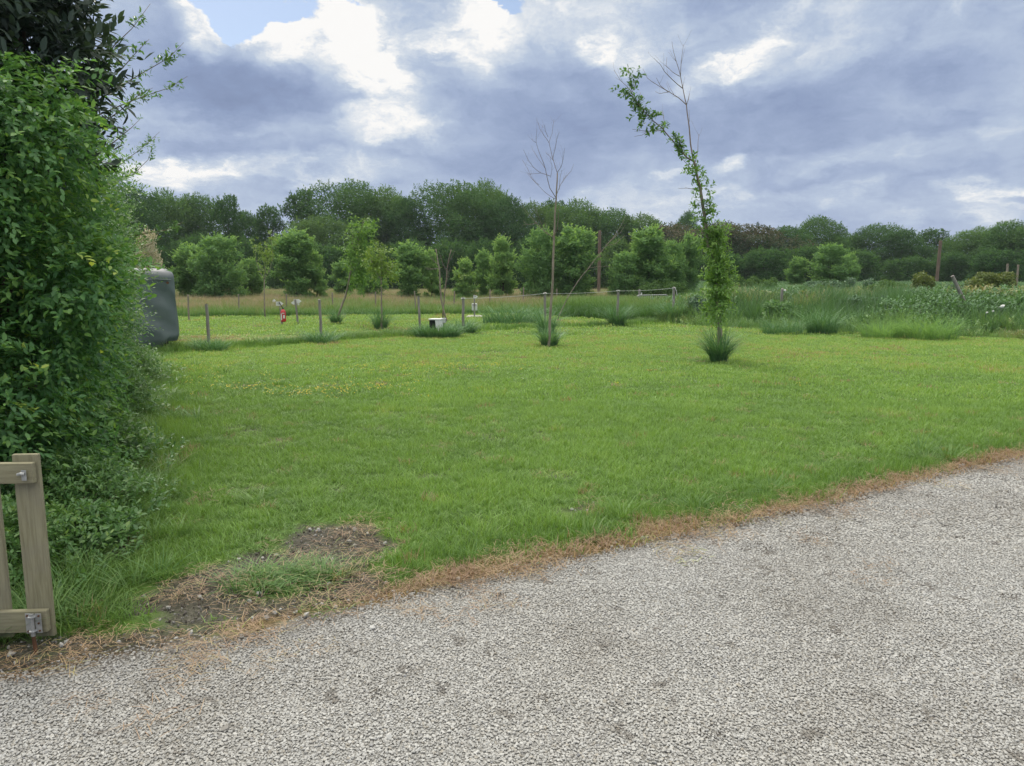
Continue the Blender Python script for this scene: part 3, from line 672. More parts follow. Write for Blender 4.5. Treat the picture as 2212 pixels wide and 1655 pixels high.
def sprigs(P, dr_, nl, slen, L, W, r, droop=0.0, spread=0.9, simple=False, tint0=0.45, tvar=0.35, tip=0.25):
    """P, dr_: base and direction of each sprig; nl leaves along each"""
    n = len(P); dr_ = unit(dr_); slen = np.broadcast_to(slen, (n,))
    t = (np.arange(nl)+0.6)/nl; tt = np.tile(t, n); Pi = np.repeat(P, nl, 0); Di = np.repeat(dr_, nl, 0); sl = np.repeat(slen, nl)
    base = Pi+Di*(tt*sl)[:, None]; base[:, 2] -= droop*(tt**2)*sl
    a = rdir(n*nl, r); perp = unit(a - (a*Di).sum(-1, keepdims=True)*Di)
    ax = Di*(0.5+0.5*tt[:, None])+perp*spread; ax[:, 2] -= droop*0.8
    nr = Di*0.7+np.array([0, 0, 0.8])+0.4*rdir(n*nl, r)
    Lr = L*(0.7+0.55*r.random(n*nl))
    tint = tint0+np.repeat((r.random(n)-.5)*tvar+.28*(r.random(n) < .06), nl)+(r.random(n*nl)-.5)*tvar*0.6+tip*(tt-0.5)
    return (simple_leaves if simple else leaves)(base, ax, nr, Lr, W/L*Lr, tint)

def crown_points(lobes, n, r, inner=0.3, sq=0.85, bias=0.25):
    """points on (mostly the outside of) a union of lobes"""
    C = np.array([l[0] for l in lobes]); Rr = np.array([l[1] for l in lobes]); w = Rr**2/np.sum(Rr**2)
    out_p = []; out_d = []; tot = 0
    while tot < n:
        m = n*2; k = r.choice(len(lobes), m, p=w); dv = rdir(m, r); dv[:, 2] += bias; dv = unit(dv)
        rad = np.where(r.random(m) < inner, r.random(m)**0.5*0.8, 0.82+0.26*r.random(m)**1.5)
        bump = 1+0.16*np.sin(dv[:, 0]*5+k)*np.sin(dv[:, 1]*6+2*k)+0.10*np.sin(dv[:, 2]*11+dv[:, 0]*9)
        p = C[k]+dv*(Rr[k]*rad*bump)[:, None]*np.array([1, 1, sq])
        dd = np.linalg.norm((p[:, None]-C[None])/np.array([1, 1, sq]), axis=-1)/Rr[None]
        dd[np.arange(m), k] = 9
        ok = (dd.min(1) > 0.80) | (r.random(m) < 0.12)
        out_p.append(p[ok]); out_d.append(dv[ok]); tot += ok.sum()
    return np.concatenate(out_p)[:n], np.concatenate(out_d)[:n]
def crown_mesh(name, lobes, n, Ls, Ws, seed, material, inner=0.3, bias=0.25, tint0=0.45, top_tint=0.0, simple=True, sq=0.85, spikes=None):
    r = np.random.default_rng(seed); P, Dv = crown_points(lobes, n, r, inner, sq, bias)
    z0, z1 = P[:, 2].min(), P[:, 2].max()
    ax = unit(np.cross(Dv, rdir(n, r)))+Dv*.35+rdir(n, r)*.35; ax[:, 2] -= 0.1
    nr = Dv*1.5+rdir(n, r)*0.75+np.array([0, 0, .5])
    tint = tint0+(r.random(n)-.5)*0.5+top_tint*((P[:, 2]-z0)/(z1-z0)-0.5)  # leaf tint shifts with height, for crowns with copper-coloured tops
    L = Ls*(0.6+0.8*r.random(n))
    part = [(simple_leaves if simple else leaves)(P, ax, nr, L, L*Ws/Ls, tint)]
    if spikes:     # leading shoots that break the outline
        ns, sl = spikes; P2, D2 = crown_points([l for l in lobes if l[0][2] > z0+(z1-z0)*.2], ns, r, 0, sq, .5)
        part.append(sprigs(P2-D2*sl*.2, D2*.8+rdir(ns, r)*.35+np.array([0, 0, .8]), 10, sl*(.5+r.random(ns)), Ls, Ws, r, simple=True, tint0=tint0+.15, spread=.7))
    V, Qs, Ts, ti = merge(part)
    return np_mesh(name, V, Qs, None, material, ti)
def sublobes(r, lobes, k, f=(.34, .5), up=.35):
    out_ = []
    for c, rad in lobes:
        out_.append((c, rad*.80))
        for i in range(k):
            d_ = Vector((r.gauss(0, 1), r.gauss(0, 1), r.gauss(0, 1)+up)).normalized(); q = rad*r.uniform(*f)
            out_.append((c+np.array(d_)*(rad*.98-q*.45)*np.array([1, 1, .9]), q))
    return out_
def make_lobes(r, H, W, base, nl, shape='round', rs=(0.20, 0.30)):
    lobes = []
    for i in range(nl):
        t = (i+0.5)/nl + r.uniform(-.06, .06); t = min(max(t, 0.02), 0.98)
        z = base+(H-base)*t
        if shape == 'round': env = math.sqrt(max(0.03, 1-((t-0.42)/0.60)**2))
        elif shape == 'cone': env = 0.35+0.65*(1-t)**0.7 if t > 0.25 else 0.75+t
        else: env = math.sqrt(max(0.05, 1-((t-0.5)/0.56)**2))*0.9
        rad = W*r.uniform(*rs)*(0.75+0.35*env); a = i*2.399+r.uniform(-.5, .5); q = max(0, W/2*env-rad)*r.uniform(0.55, 1.0)
        zz_ = min(z, H-rad*0.8)
        lobes.append((np.array([q*math.cos(a), q*math.sin(a), max(zz_, base+rad*.4)]), rad))
    return lobes
def trunk_mb(r, H, base, lobes, r0, nlim=6, bend=0.03, fork=0.35):
    b = MB(); top = H*0.72
    P = [(0, 0, -0.15)]; 
    for i in range(1, 6):
        t = i/5; P.append((H*bend*r.uniform(-1, 1)*t, H*bend*r.uniform(-1, 1)*t, top*t))
    b.tube(P, [r0*(1.15-0.95*i/5) for i in range(6)], 7)
    for (c, rad) in r.sample(lobes, min(nlim, len(lobes))):
        t = r.uniform(fork, 0.8); i = int(t*5); p = Vector(P[i]); e = Vector(c); m_ = p.lerp(e, .5)+Vector((0, 0, -0.06*H*0.5))
        b.tube([p, m_, e], [r0*0.45*(1-t*.5), r0*0.28, r0*0.1], 5)
    return b
TREE_PROTO = {}
def tree_kind(key, seed, H, W, base, nl, n, leaf, m, r0, shape='round', bark='bark', inner=0.42, bias=0.25, tint0=0.45, top_tint=0.0, rs=(0.20, 0.30), nlim=6, sq=.85, sub=9, spikes=(520, .42)):
    r = random.Random(seed); lobes = make_lobes(r, H, W, base, nl, shape, rs)
    cm = crown_mesh('crown', sublobes(r, lobes, sub), n, leaf, leaf*0.55, seed, MT[m], inner, bias, tint0, top_tint, sq=sq, spikes=spikes)
    tb = trunk_mb(r, H, base, lobes, r0, nlim); tm = bpy.data.meshes.new('trunk'); tm.from_pydata(tb.v, [], tb.f); tm.materials.append(MT[bark])
    zs = np.empty(len(cm.vertices)*3, np.float32); cm.vertices.foreach_get('co', zs); zs = zs.reshape(-1, 3)
    TREE_PROTO[key] = (cm, tm, float(zs[:, 2].max()), float(zs[:, 0].max()-zs[:, 0].min()))
def plant_tree(name, key, px, Y, top_py, width_px, label, cat='tree', group=None, rz=None, base_z=None):
    cm, tm, H, W = TREE_PROTO[key]
    b = D(px, 600, Y); z0 = float(T(b.x, Y)) if base_z is None else base_z
    ht = D(px, top_py, Y).z - z0; wd = width_px/F*Y*1.02
    e = empty(name, (b.x, Y, z0), label, cat, group, rz if rz is not None else random.uniform(0, 6.28))
    e.scale = (wd/W, wd/W, ht/H)
    link('crown', cm, e); link('trunk', tm, e)
    return e
tree_kind('w1', 11, 12, 12, .3, 13, 40000, .21, 'wood_dark', .28, tint0=.55, rs=(.20, .30))
tree_kind('w2', 12, 12, 11, .3, 12, 36000, .21, 'wood_dark', .28, tint0=.35, rs=(.18, .30))
tree_kind('w3', 13, 11, 11, .2, 14, 34000, .20, 'wood_light', .25, tint0=.4, rs=(.18, .28))
tree_kind('w4', 14, 12, 9, 1.0, 12, 13000, .26, 'wood_dark', .22, inner=.2, tint0=.3, rs=(.14, .22), nlim=12)
tree_kind('w5', 15, 10, 11, .2, 12, 38000, .20, 'wood_dark', .24, tint0=.75, rs=(.19, .30))
tree_kind('cop', 16, 8, 11, .1, 14, 34000, .20, 'copper', .24, tint0=.3, top_tint=1.0, bias=.1)
tree_kind('bush', 17, 5, 7, .0, 9, 12000, .20, 'wood_dark', .12, tint0=.3)
tree_kind('bushl', 18, 5, 6, .0, 9, 12000, .20, 'wood_light', .12, tint0=.3)
tree_kind('r1', 21, 5, 2.8, .45, 15, 13000, .125, 'row', .07, 'oval', rs=(.15, .27), nlim=8, tint0=.45, sub=8, spikes=(380, .38))
tree_kind('r2', 22, 5, 2.8, .5, 14, 11000, .125, 'row', .07, 'cone', rs=(.13, .26), nlim=8, tint0=.65, sub=8, spikes=(380, .38))
tree_kind('r3', 23, 5, 3.6, .35, 16, 14000, .125, 'row', .07, 'round', rs=(.13, .25), nlim=8, tint0=.35, sub=8, spikes=(380, .38))
tree_kind('flow', 25, 4, 3.5, .3, 12, 7000, .11, 'blossom', .06, 'round', tint0=.45, rs=(.14, .24), inner=.4)

WOOD = [ # key, px, Y, top, width, label
 ('w2',300,78,398,120,'dark tree whose crown shows just above the hedge shoots at far left'),
 ('w5',365,84,404,120,'round topped woodland tree directly behind the shrouded caravan'),
 ('w1',435,86,414,120,'olive green woodland tree above the widest young tree of the left row'),
 ('w4',498,82,417,75,'thin crowned tree with sky showing through beside the low gap in the wood'),
 ('w2',535,90,452,80,'low dark tree in the notch of the wood skyline'),
 ('w4',588,86,440,70,'dark spiky topped tree standing at the right of the skyline notch'),
 ('w4',655,90,405,90,'sparse leaning tree at the left shoulder of the tallest left clump'),
 ('w3',690,80,463,130,'paler willow like tree in front of the tall clump left of centre'),
 ('w1',765,90,386,165,'tall domed tree forming the highest part of the left clump'),
 ('w5',840,92,398,120,'dome shaped tree on the right of the tall left clump'),
 ('w2',885,88,420,90,'shadowed tree filling the dip between the two tall clumps'),
 ('w1',985,90,388,165,'tallest rounded tree near the centre with a broad flat topped crown'),
 ('w5',1050,94,384,120,'high tree with wispy top on the right side of the central clump'),
 ('w2',1095,86,420,120,'dark tree sloping down from the central clump towards the bare sapling'),
 ('w3',1150,96,432,100,'pale topped tree seen left of the bare sapling trunk'),
 ('w4',1195,98,428,80,'pale flowering topped tree directly behind the bare sapling'),
 ('w5',1245,92,426,120,'rounded dark tree just right of the bare sapling'),
 ('w1',1320,92,448,130,'green tree above the brown utility pole near the centre'),
 ('w3',1385,92,458,110,'pale green tree right of the central utility pole'),
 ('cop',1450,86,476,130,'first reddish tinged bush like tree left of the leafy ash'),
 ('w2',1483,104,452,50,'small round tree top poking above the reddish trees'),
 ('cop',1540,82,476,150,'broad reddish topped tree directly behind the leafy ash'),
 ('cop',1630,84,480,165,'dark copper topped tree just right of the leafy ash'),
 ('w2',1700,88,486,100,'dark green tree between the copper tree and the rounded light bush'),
 ('w1',1762,92,465,100,'domed dark tree behind the rounded light bush on the right'),
 ('w5',1820,96,500,80,'low dark tree right of the domed tree'),
 ('w1',1885,94,482,110,'wide dark tree with ragged top in the right part of the wood'),
 ('w2',1945,90,494,100,'dark sloping tree left of the far right utility pole'),
 ('w4',2010,96,492,75,'thin round tree with sky gaps around the far right utility pole'),
 ('w2',2050,92,520,60,'low dark tree right of the far right utility pole'),
 ('w5',2110,84,488,110,'bright green tree rising at the right end of the wood'),
 ('w1',2175,80,474,130,'big green tree at the right edge of the picture'),
 ('w5',2250,78,478,130,'green tree cut off by the right edge of the picture')]
for i, (k, px, Y, top, w, lab) in enumerate(WOOD):
    plant_tree('woodland_tree', k, px, Y, top-2, w*(1.5 if k != 'w4' else 1.2), lab, group='trees of the wood behind the meadow')
UNDER = [('bush',330,74,520,90),('bush',420,76,500,110),('bush',520,76,505,110),('bushl',610,74,500,90),('bush',700,74,520,110),('bush',790,76,515,110),('bush',880,78,505,120),('bush',970,78,500,120),('bush',1060,76,510,120),('bush',1150,78,505,110),('bush',1240,78,500,110),('bushl',1330,76,510,100),('bush',1430,76,520,110),('bush',1560,74,535,120),('bush',1650,74,530,120),('bush',1740,78,520,110),('bush',1850,82,530,110),('bush',1960,82,540,110),('bush',2060,80,535,100),('bush',2150,74,525,120)]
place = ['behind the shrouded caravan','above the first thin far post','left of the forked sapling','behind the widest young tree','right of the widest young tree','behind the leaning leafy sapling','between the leafy and the dead sapling','behind the pale dead sapling','left of the pale conical tree','left of the bare sapling','right of the bare sapling','right of the central utility pole','behind the big rounded meadow tree','behind the leafy ash','right of the leafy ash','behind the small round light bush','right of the large light bush','left of the far right pole','right of the far right pole','at the far right under the green trees']
for (k, px, Y, top, w), pl in zip(UNDER, place):
    plant_tree('understorey_bush', k, px, Y, top+random.uniform(-8, 10), w*1.15, 'dark bush at the foot of the wood '+pl, 'bush', 'dark bushes at the foot of the wood')
ROW = [('r3',330,60,560,70,'pale green young tree half hidden behind the privet shoots'),
 ('r1',412,58,523,85,'young tree beside the caravan cover, first of the row'),
 ('r3',472,56,503,130,'widest dark young tree of the left row'),
 ('r1',540,60,556,60,'narrow young tree behind the forked sapling'),
 ('r1',640,56,490,110,'tall round headed young tree behind the fire extinguisher post'),
 ('r2',683,57,540,50,'low side tree hugging the tall round headed young tree'),
 ('r1',738,66,562,55,'small dim young tree left of the leaning leafy sapling'),
 ('r3',800,60,560,70,'dark young tree behind the leaning leafy sapling'),
 ('r1',885,57,520,90,'full young tree above the third near fence post'),
 ('r2',932,58,535,50,'light young tree beside the pale dead sapling'),
 ('r2',1003,58,556,58,'small conical young tree above the corner fence post'),
 ('r1',1045,60,537,50,'slim young tree left of the pale conical tree'),
 ('r2',1086,58,506,70,'bright conical young tree of the middle row'),
 ('r3',1165,56,487,95,'spreading young tree behind the bare sapling'),
 ('r1',1240,56,482,115,'tall full young tree just right of the bare sapling'),
 ('r3',1350,55,540,85,'wide low tree right of the central utility pole'),
 ('r1',1400,56,484,110,'largest rounded tree above the steel barrier'),
 ('r3',1450,58,515,70,'rounded side tree right of the largest meadow tree'),
 ('r1',1490,60,500,65,'dark upright young tree left of the leafy ash'),
 ('r1',1722,60,554,48,'small light round tree on the far field at right'),
 ('r3',1795,60,525,100,'large light rounded bush like tree on the far field'),
 ('r1',1835,62,545,40,'brownish narrow tree touching the large light bush')]
for i, (k, px, Y, top, w, lab) in enumerate(ROW):
    plant_tree('young_tree', k, px, Y*(.72 if px < 1700 else .85), top-3, w*1.12, lab, group='young trees planted along the meadow')
plant_tree('flowering_shrub', 'flow', 322, 40, 486, 70, 'cream blossoming shrub above the shrouded caravan', 'shrub')

# ------------------------------------------------------------------ saplings drawn from measured stems
def P8(x, y): return ((x/1.655+2000)*.54, (y/1.655+100)*.54)
def P3(x, y): return ((x/2.069+2200)*.54, (y/2.069+700)*.54)
def P2(x, y): return ((x/2.069+1300)*.54, (y/2.069+650)*.54)
def P1(x, y): return ((x/2.069+400)*.54, (y/2.069+650)*.54)
def stem(b, pts, conv, Y, r0, r1, dy=0.0, twigs=0, seed=0):
    """polyline measured on the photograph; dy lets the branch run in depth"""
    rr = random.Random(seed); P = []
    n = len(pts); yy = 0
    for i, p in enumerate(pts):
        q = conv(*p) if conv else p
        P.append(D(q[0], q[1], Y+dy*i/(n-1)))
    # subdivide with slight wobble
    S = [P[0]]
    for i in range(n-1):
        L = (P[i+1]-P[i]).length
        S.append(P[i].lerp(P[i+1], .5)+Vector((rr.uniform(-1, 1), rr.uniform(-1, 1), rr.uniform(-1, 1)))*L*0.025); S.append(P[i+1])
    m = len(S); rad = [r0+(r1-r0)*(i/(m-1))**0.8 for i in range(m)]
    b.tube(S, rad, 6)
    for k in range(twigs):
        i = rr.randrange(1, m-1); t = rr.random(); p = S[i].lerp(S[i+1], t); dv = (S[i+1]-S[i]).normalized()+Vector((rr.uniform(-1, 1), rr.uniform(-1, 1), rr.uniform(-.2, .8)))*0.8
        L = rr.uniform(.06, .22); b.tube([p, p+dv*L*.5, p+dv*L+Vector((0, 0, L*.15))], [rad[i]*.5, rad[i]*.35, .0012], 4)
    return S
def local(o_mesh_owner, e):
    pass
def to_local(me_obj, e):
    me_obj.data.transform(Matrix.Translation(-e.location)); return me_obj
# A: bare sapling
YA = 17.2; ba = G(1184, 752); YA = ba.y
eA = empty('bare_sapling', (ba.x, ba.y, 0), 'bare leafless young tree standing in the lawn left of the leafy ash', 'tree')
b = MB()
trunkA = [(1184,756),(1187,727),(1190,660),(1195,560),(1197,510)]+[P8(*p) for p in ((362,1340),(368,1200),(374,1100),(380,980))]
stem(b, trunkA, None, YA, .036, .013)
to_local(b.build('trunk', MT['pale_bark'], eA, True), eA)
br = [([(380,980),(355,900),(325,780),(345,720),(358,625)],.010,.3),([(380,975),(405,940),(420,880),(428,815)],.008,-.4),([(374,1150),(330,1080),(300,950),(270,870),(240,780),(245,690)],.011,-.5),
 ([(374,1155),(300,1110),(240,1050),(190,990)],.008,.6),([(330,1000),(270,980),(220,940),(180,880),(155,825)],.008,-.7),([(376,1120),(400,1060),(430,1010),(470,970),(488,920)],.009,.5),
 ([(325,780),(290,730),(265,690),(252,645)],.007,.2),([(318,740),(300,700),(295,660)],.006,-.3),([(355,900),(320,860),(305,850)],.006,.2),([(350,885),(365,820),(375,760),(388,715)],.007,-.3),
 ([(300,950),(250,880),(212,820)],.006,.4),([(260,1060),(215,1020),(148,892)],.006,.3),([(335,1010),(345,930),(330,880)],.005,-.4),([(392,1090),(398,1010),(410,960)],.006,-.5),
 ([(240,780),(222,770),(210,755)],.005,.1),([(270,980),(225,985),(190,990)],.005,.2)]
b = MB()
for i, (p, r0, dy) in enumerate(br): stem(b, p, P8, YA, r0*.8, .0022, dy, 4, 40+i)
low = [([(356,1410),(300,1370),(240,1310),(190,1260),(150,1200)],.010,.5),([(240,1310),(190,1322),(148,1326)],.006,.4),([(362,1400),(380,1350),(395,1200),(400,1160)],.009,-.3),([(300,1365),(262,1290),(240,1225)],.006,-.3)]
for i, (p, r0, dy) in enumerate(low): stem(b, p, P8, YA, r0, .002, dy, 3, 70+i)
to_local(b.build('branches', MT['dead_bark'], eA, True), eA)

# C: leafy ash with two leaders
bc = G(1552, 783); YC = bc.y
eC = empty('ash_tree', (bc.x, bc.y, 0), 'tall leaning two headed ash sapling with tufts of leaves up its trunk', 'tree')
trunkC = [(1553,790),(1555,715),(1552,678),(1551,639),(1548,560)]+[P8(*p) for p in ((1385,1500),(1365,1340),(1340,1180),(1325,1080),(1300,980),(1285,900))]
b = MB(); stem(b, trunkC, None, YC, .052, .020); to_local(b.build('trunk', MT['pale_bark'], eC, True), eC)
left = [(1285,905),(1240,880),(1180,810),(1120,740),(1080,690),(1020,640),(950,570),(900,510),(870,440),(865,380),(850,290)]
right = [(1285,905),(1270,840),(1258,740),(1245,620),(1235,530),(1215,440),(1195,340),(1170,250),(1150,180),(1138,110)]
brC = [(left,.016,-.5,3),(right,.016,.4,4),([(1195,340),(1200,240),(1215,130)],.007,.1,3),([(1235,530),(1180,480),(1115,440),(1030,390),(975,350),(945,290)],.009,.5,4),([(1115,445),(1060,400),(1035,350)],.006,-.3,2),
 ([(1115,445),(1060,455),(1028,440)],.005,.3,1),([(1210,420),(1150,370),(1090,310),(1060,260),(1018,220)],.008,-.5,3),([(1190,340),(1140,310),(1100,270),(1105,215)],.006,.3,2),([(1295,905),(1310,830),(1318,720)],.008,.2,2),
 ([(1235,525),(1250,490),(1255,455)],.005,.1,0),([(1080,700),(980,705),(875,690)],.008,-.3,2),([(980,705),(940,730),(890,738)],.005,.2,1),([(1092,665),(1085,620),(1078,580)],.005,.2,2),([(870,440),(800,370),(755,300)],.006,.2,3),
 ([(880,465),(830,462),(790,440)],.005,-.2,1),([(872,450),(905,380),(915,340)],.006,.1,1),([(935,490),(928,445)],.004,.1,0),([(1262,950),(1210,890),(1175,860)],.006,.3,2),([(1310,1095),(1235,1080),(1180,1082)],.007,-.3,1),([(1255,640),(1252,560)],.004,.1,0)]
b = MB()
for i, (p, r0, dy, tw) in enumerate(brC): stem(b, p, P8, YC, r0, .0025, dy, tw, 90+i)
to_local(b.build('branches', MT['dead_bark'], eC, True), eC)
r = np.random.default_rng(5)
def ash_tuft(px, py, n, rad, dy=0.0, droop=.35, ti=.5, sl=.18, lw=.026):
    c = np.array(D(px, py, YC+dy)); n = int(n)
    P = c+r.normal(size=(n, 3))*rad*0.5; dv = (P-c)/rad+rdir(n, r)*.7+np.array([0, 0, .25])
    return sprigs(P, dv, 7, sl, 0.075, lw, r, droop=droop, spread=1.1, tint0=ti)
parts = []
cl8 = [(850,300,5),(895,325,4),(910,355,4),(860,430,8),(815,405,3),(785,432,3),(905,505,12),(940,545,14),(900,590,5),(985,595,9),(1030,620,5),(1085,680,7),(955,670,7),(990,690,4),(1150,760,8),(1185,800,14),(1220,830,8),(1265,890,8),(1275,965,7),(1300,980,9),(1325,990,5),(1330,1070,10),(1350,1100,9),(1340,1200,12),(1380,1215,12),(1350,1280,14),(1400,1260,8),(1340,1380,12),(1400,1390,14),(1370,1450,12),(1430,1430,12)]
def leader_dy(x, y):
    best = 0
    if y < 900: t = (905-y)/615.; return -.5*min(max(t, 0), 1)
    return 0
for x, y, k in cl8:
    q = P8(x, y); parts.append(ash_tuft(q[0], q[1], k*(1.0 if y < 1200 else 1.2), .040 if y < 950 else .075, leader_dy(x, y), .25, .08 if y < 950 else .3, .11 if y < 950 else .16, .034))
for py, hw, n in [(500,22,20),(520,20,16),(540,22,26),(560,24,30),(575,27,28),(590,29,31),(605,29,31),(620,27,28),(635,24,30),(650,24,26),(665,24,22),(680,20,14)]:
    for k in range(n):
        px = 1550+r.normal()*hw*0.34; parts.append(ash_tuft(px, py+r.uniform(-9, 9), 2, .06, r.normal()*0.10, .5))
Vv, Qq, Tt, ti = merge(parts)
me = np_mesh('crown', Vv-np.array([bc.x, bc.y, 0]), Qq, None, MT['ash'], ti); link('crown', me, eC)

# B: bowed bare sapling (whip) behind the wire
yb = 24.5; eB = empty('bowed_sapling', (D(1218, 660, yb).x, yb, 0), 'thin bare sapling bowed over to the right behind the wire', 'tree')
b = MB(); stem(b, [(1205,690),(1214,668)]+[P3(*p) for p in ((125,1060),(200,930),(270,830),(330,760),(400,670),(460,590),(520,530),(580,480),(620,420))], None, yb, .019, .004, 0, 5, 3)
stem(b, [(330,770),(400,757),(510,757)], P3, yb, .008, .003, .3, 2, 4); stem(b, [(460,590),(540,570),(620,500)], P3, yb, .008, .003, .3, 2, 5); stem(b, [(460,585),(540,500),(600,400),(640,300)], P3, yb, .009, .003, .4, 3, 6)
to_local(b.build('trunk', MT['pale_bark'], eB, True), eB)

# D: forked sapling
def sapling(name, base, trunk, brs, tufts, label, r0=.03, m='pale', lf=.075, bark='pale_bark', rad=.10):
    g = G(*base); e = empty(name, (g.x, g.y, 0), label, 'tree')
    b = MB(); stem(b, trunk, None, g.y, r0, r0*.45, 0, 0, 1)
    for i, p in enumerate(brs): stem(b, p, None, g.y, r0*.45, .004, random.uniform(-.3, .3), 3, i)
    to_local(b.build('trunk', MT[bark], e, True), e)
    if tufts:
        rr = np.random.default_rng(int(base[0])); ps = []
        for (px, py, sx, sy, n) in tufts:
            for k in range(n):
                c = np.array(D(px+rr.normal()*sx*.5, py+rr.normal()*sy*.5, g.y+rr.normal()*sx*.5/F*g.y))
                P = c+rr.normal(size=(3, 3))*rad*.6
                ps.append(sprigs(P, rdir(3, rr)+np.array([0, 0, .2]), 6, .20, lf, lf*.42, rr, droop=.4, spread=1.0))
        V, Qs, Ts, ti = merge(ps); link('crown', np_mesh('crown', V-np.array([g.x, g.y, 0]), Qs, None, MT[m], ti), e)
    return e
sapling('forked_sapling', (573,688), [(573,690),(571,640),(571,604)], [[(571,606),(560,585),(553,560),(552,530)],[(571,604),(582,585),(590,560),(586,520)],[(571,604),(572,570),(576,530)]],
        [(575,552,16,18,26),(553,535,6,18,8),(588,525,6,20,9),(570,580,12,10,5)], 'thin forked sapling with a few pale leaves at its top', .035)
sapling('leaning_sapling', (726,702), [(726,704),(735,670),(746,640),(757,590),(766,545),(778,500)], [[(757,590),(775,570),(790,560)],[(766,545),(760,520),(765,500)],[(778,500),(783,485),(785,476)]],
        [(782,500,26,24,60),(772,540,30,26,70),(790,575,34,26,70),(775,605,26,24,45),(768,560,30,30,30)], 'leaning young tree with a dense pale crown above the leaning stem', .045, 'ash', .085)
sapling('leafy_sapling', (824,715), [(824,716),(825,680),(824,640),(823,602)], [[(823,605),(808,580),(800,555)],[(823,602),(838,585),(850,575)],[(823,602),(825,570),(818,540)]],
        [(818,545,26,14,26),(806,570,22,14,22),(835,580,26,14,22),(815,590,16,12,10),(838,600,14,8,8)], 'small upright sapling with a loose yellow green crown', .035, 'pale', .085)
sapling('dead_sapling', (968,697), [(966,700),P2(960,1120),P2(950,950),P2(945,870),P2(930,790),P2(917,715)], [[P2(945,850),P2(900,815),P2(880,790)],[P2(943,880),P2(900,882),P2(858,890)]], None, 'pale dead sapling trunk with two stubby side branches', .038, bark='pale_bark')
sapling('twiggy_sapling', (973,694), [P2(975,1300),P2(985,1160),P2(1000,1000),P2(1010,880),P2(1045,720)], [[P2(1005,900),P2(975,840),P2(955,770)],[P2(1015,850),P2(1060,760),P2(1075,735)],[P2(1000,1000),P2(1020,940),P2(1012,900)]], [(996,590,10,10,3)], 'thin twiggy sapling just right of the pale dead one', .028, bark='dead_bark')

# ------------------------------------------------------------------ grass clumps at tree and post feet
def clump(px, py, rad, h, n, label, seed, w=.012, stretch=1.0, m='clump'):
    g = G(px, py); V, Qs, Ts, ti = blades(int(n*1.4), rad, h, w, .78, seed, seg=5, rnd=.45, hvar=.5, arch=1.3)
    V = V*np.array([stretch, 1, 1])
    o = link('grass_clump', np_mesh('grass_clump', V, Qs, Ts, MT[m], ti), None, (g.x, g.y, float(T(g.x, g.y))))
    return tag(o, label, 'grass clump')
clump(1552,784,.14,.68,430,'thick dark grass clump around the foot of the leafy ash',1,.011)
clump(1186,750,.17,.46,330,'dark grass clump around the foot of the bare sapling',2,.011)
clump(1180,722,.20,.75,260,'tall grass clump behind the bare sapling at the wire post',12,.011)
clump(822,714,.17,.62,260,'grass clump at the foot of the leafy sapling',3,.013)
clump(726,702,.14,.50,200,'small grass clump at the foot of the leaning young tree',4,.013)
clump(1332,706,.22,.72,360,'dense grass clump around the third wire post',5,.014)
clump(945,730,.42,.36,900,'wide dark grass clump around the white utility box',6,.013,1.35)
clump(1000,722,.25,.40,360,'grass clump at the foot of the corner fence post',7,.012,1.3)
clump(697,744,.22,.36,240,'grass clump at the foot of the second near fence post',8,.010,1.5)
clump(455,760,.22,.30,220,'grass clump at the foot of the near post by the caravan',9,.010,1.5)
clump(1450,698,.28,.75,360,'rank grass around the last post of the wire',10,.015)
clump(1775,722,.34,.75,420,'tall grey green grass mound on the bank right of the ash',13,.010,1.2)
clump(1905,732,.40,.55,380,'first of two low grass mounds at the foot of the bank',14,.010,1.3,'row')
clump(2010,735,.45,.62,420,'second of two low grass mounds at the foot of the bank',17,.010,1.4,'row')
clump(1690,724,.35,.45,260,'low grass mound at the foot of the bank beside the ash',15,.010,1.6)
clump(1105,700,.6,.62,420,'bright rank grass patch behind the wire left of the bare sapling',16,.012,1.6)

# ------------------------------------------------------------------ bank vegetation
wp = []
def weed_proto(seed, h, nst, nl, L, W, spread):
    r = np.random.default_rng(seed); P = np.stack([(r.random(nst)-.5)*spread, (r.random(nst)-.5)*spread, np.zeros(nst)], -1)
    dv = rdir(nst, r)*.35+np.array([0, 0, 1]); sl = h*(.6+.6*r.random(nst))
    V, Qs, Ts, ti = sprigs(P, dv, nl, sl, L, W, r, droop=.12, spread=1.0, simple=True, tint0=.45, tip=.3)
    return np_mesh('weed', V, Qs, None, MT['weed'], ti)
for i in range(4): wp.append(weed_proto(400+i, .55, 14, 22, .075, .035, .55))        # nettles
for i in range(3): wp.append(weed_proto(410+i, .32, 20, 14, .09, .06, .7))           # bramble, low broad leaves
for i in range(3): b_ = blades(70, .3, .62, .014, .6, 420+i, seg=3, rnd=.5); wp.append(np_mesh('weed_grass', *b_[:3], material=MT['weed'], tint=b_[3]))
A, B = grid_pts(4.5, 52, 14, 66, 0.34); bd = bank_d(A, B); f1 = fbm(A, B, .45, 95); f2 = fbm(A, B, .22, 96)
k = (bd > .15+.5*(f1-.5)) & (A-0.2*B > -0.2+1.2*(f1-.5)) & (A > 4.9); A, B, bd, f1, f2 = A[k], B[k], bd[k], f1[k], f2[k]; n = len(A)
kind = np.where(bd < 2.2, np.where(rng.random(n) < .75, 7, 0), np.where(f1 > .5, 0, np.where(f2 > .52, 4, 7)))
kind = kind+np.where(kind == 0, rng.integers(0, 4, n), rng.integers(0, 3, n))
tone = .32+.5*(f2-.5)+.18*(rng.random(n)-.5); tone += .42*(1-sst(bd, .8, 3.2))*(.5+f1)-.06*sst(bd, 2, 6)
dead = (fbm(A, B, .6, 97) > .66); tone = np.where(dead & (rng.random(n) < .45), .85, tone)
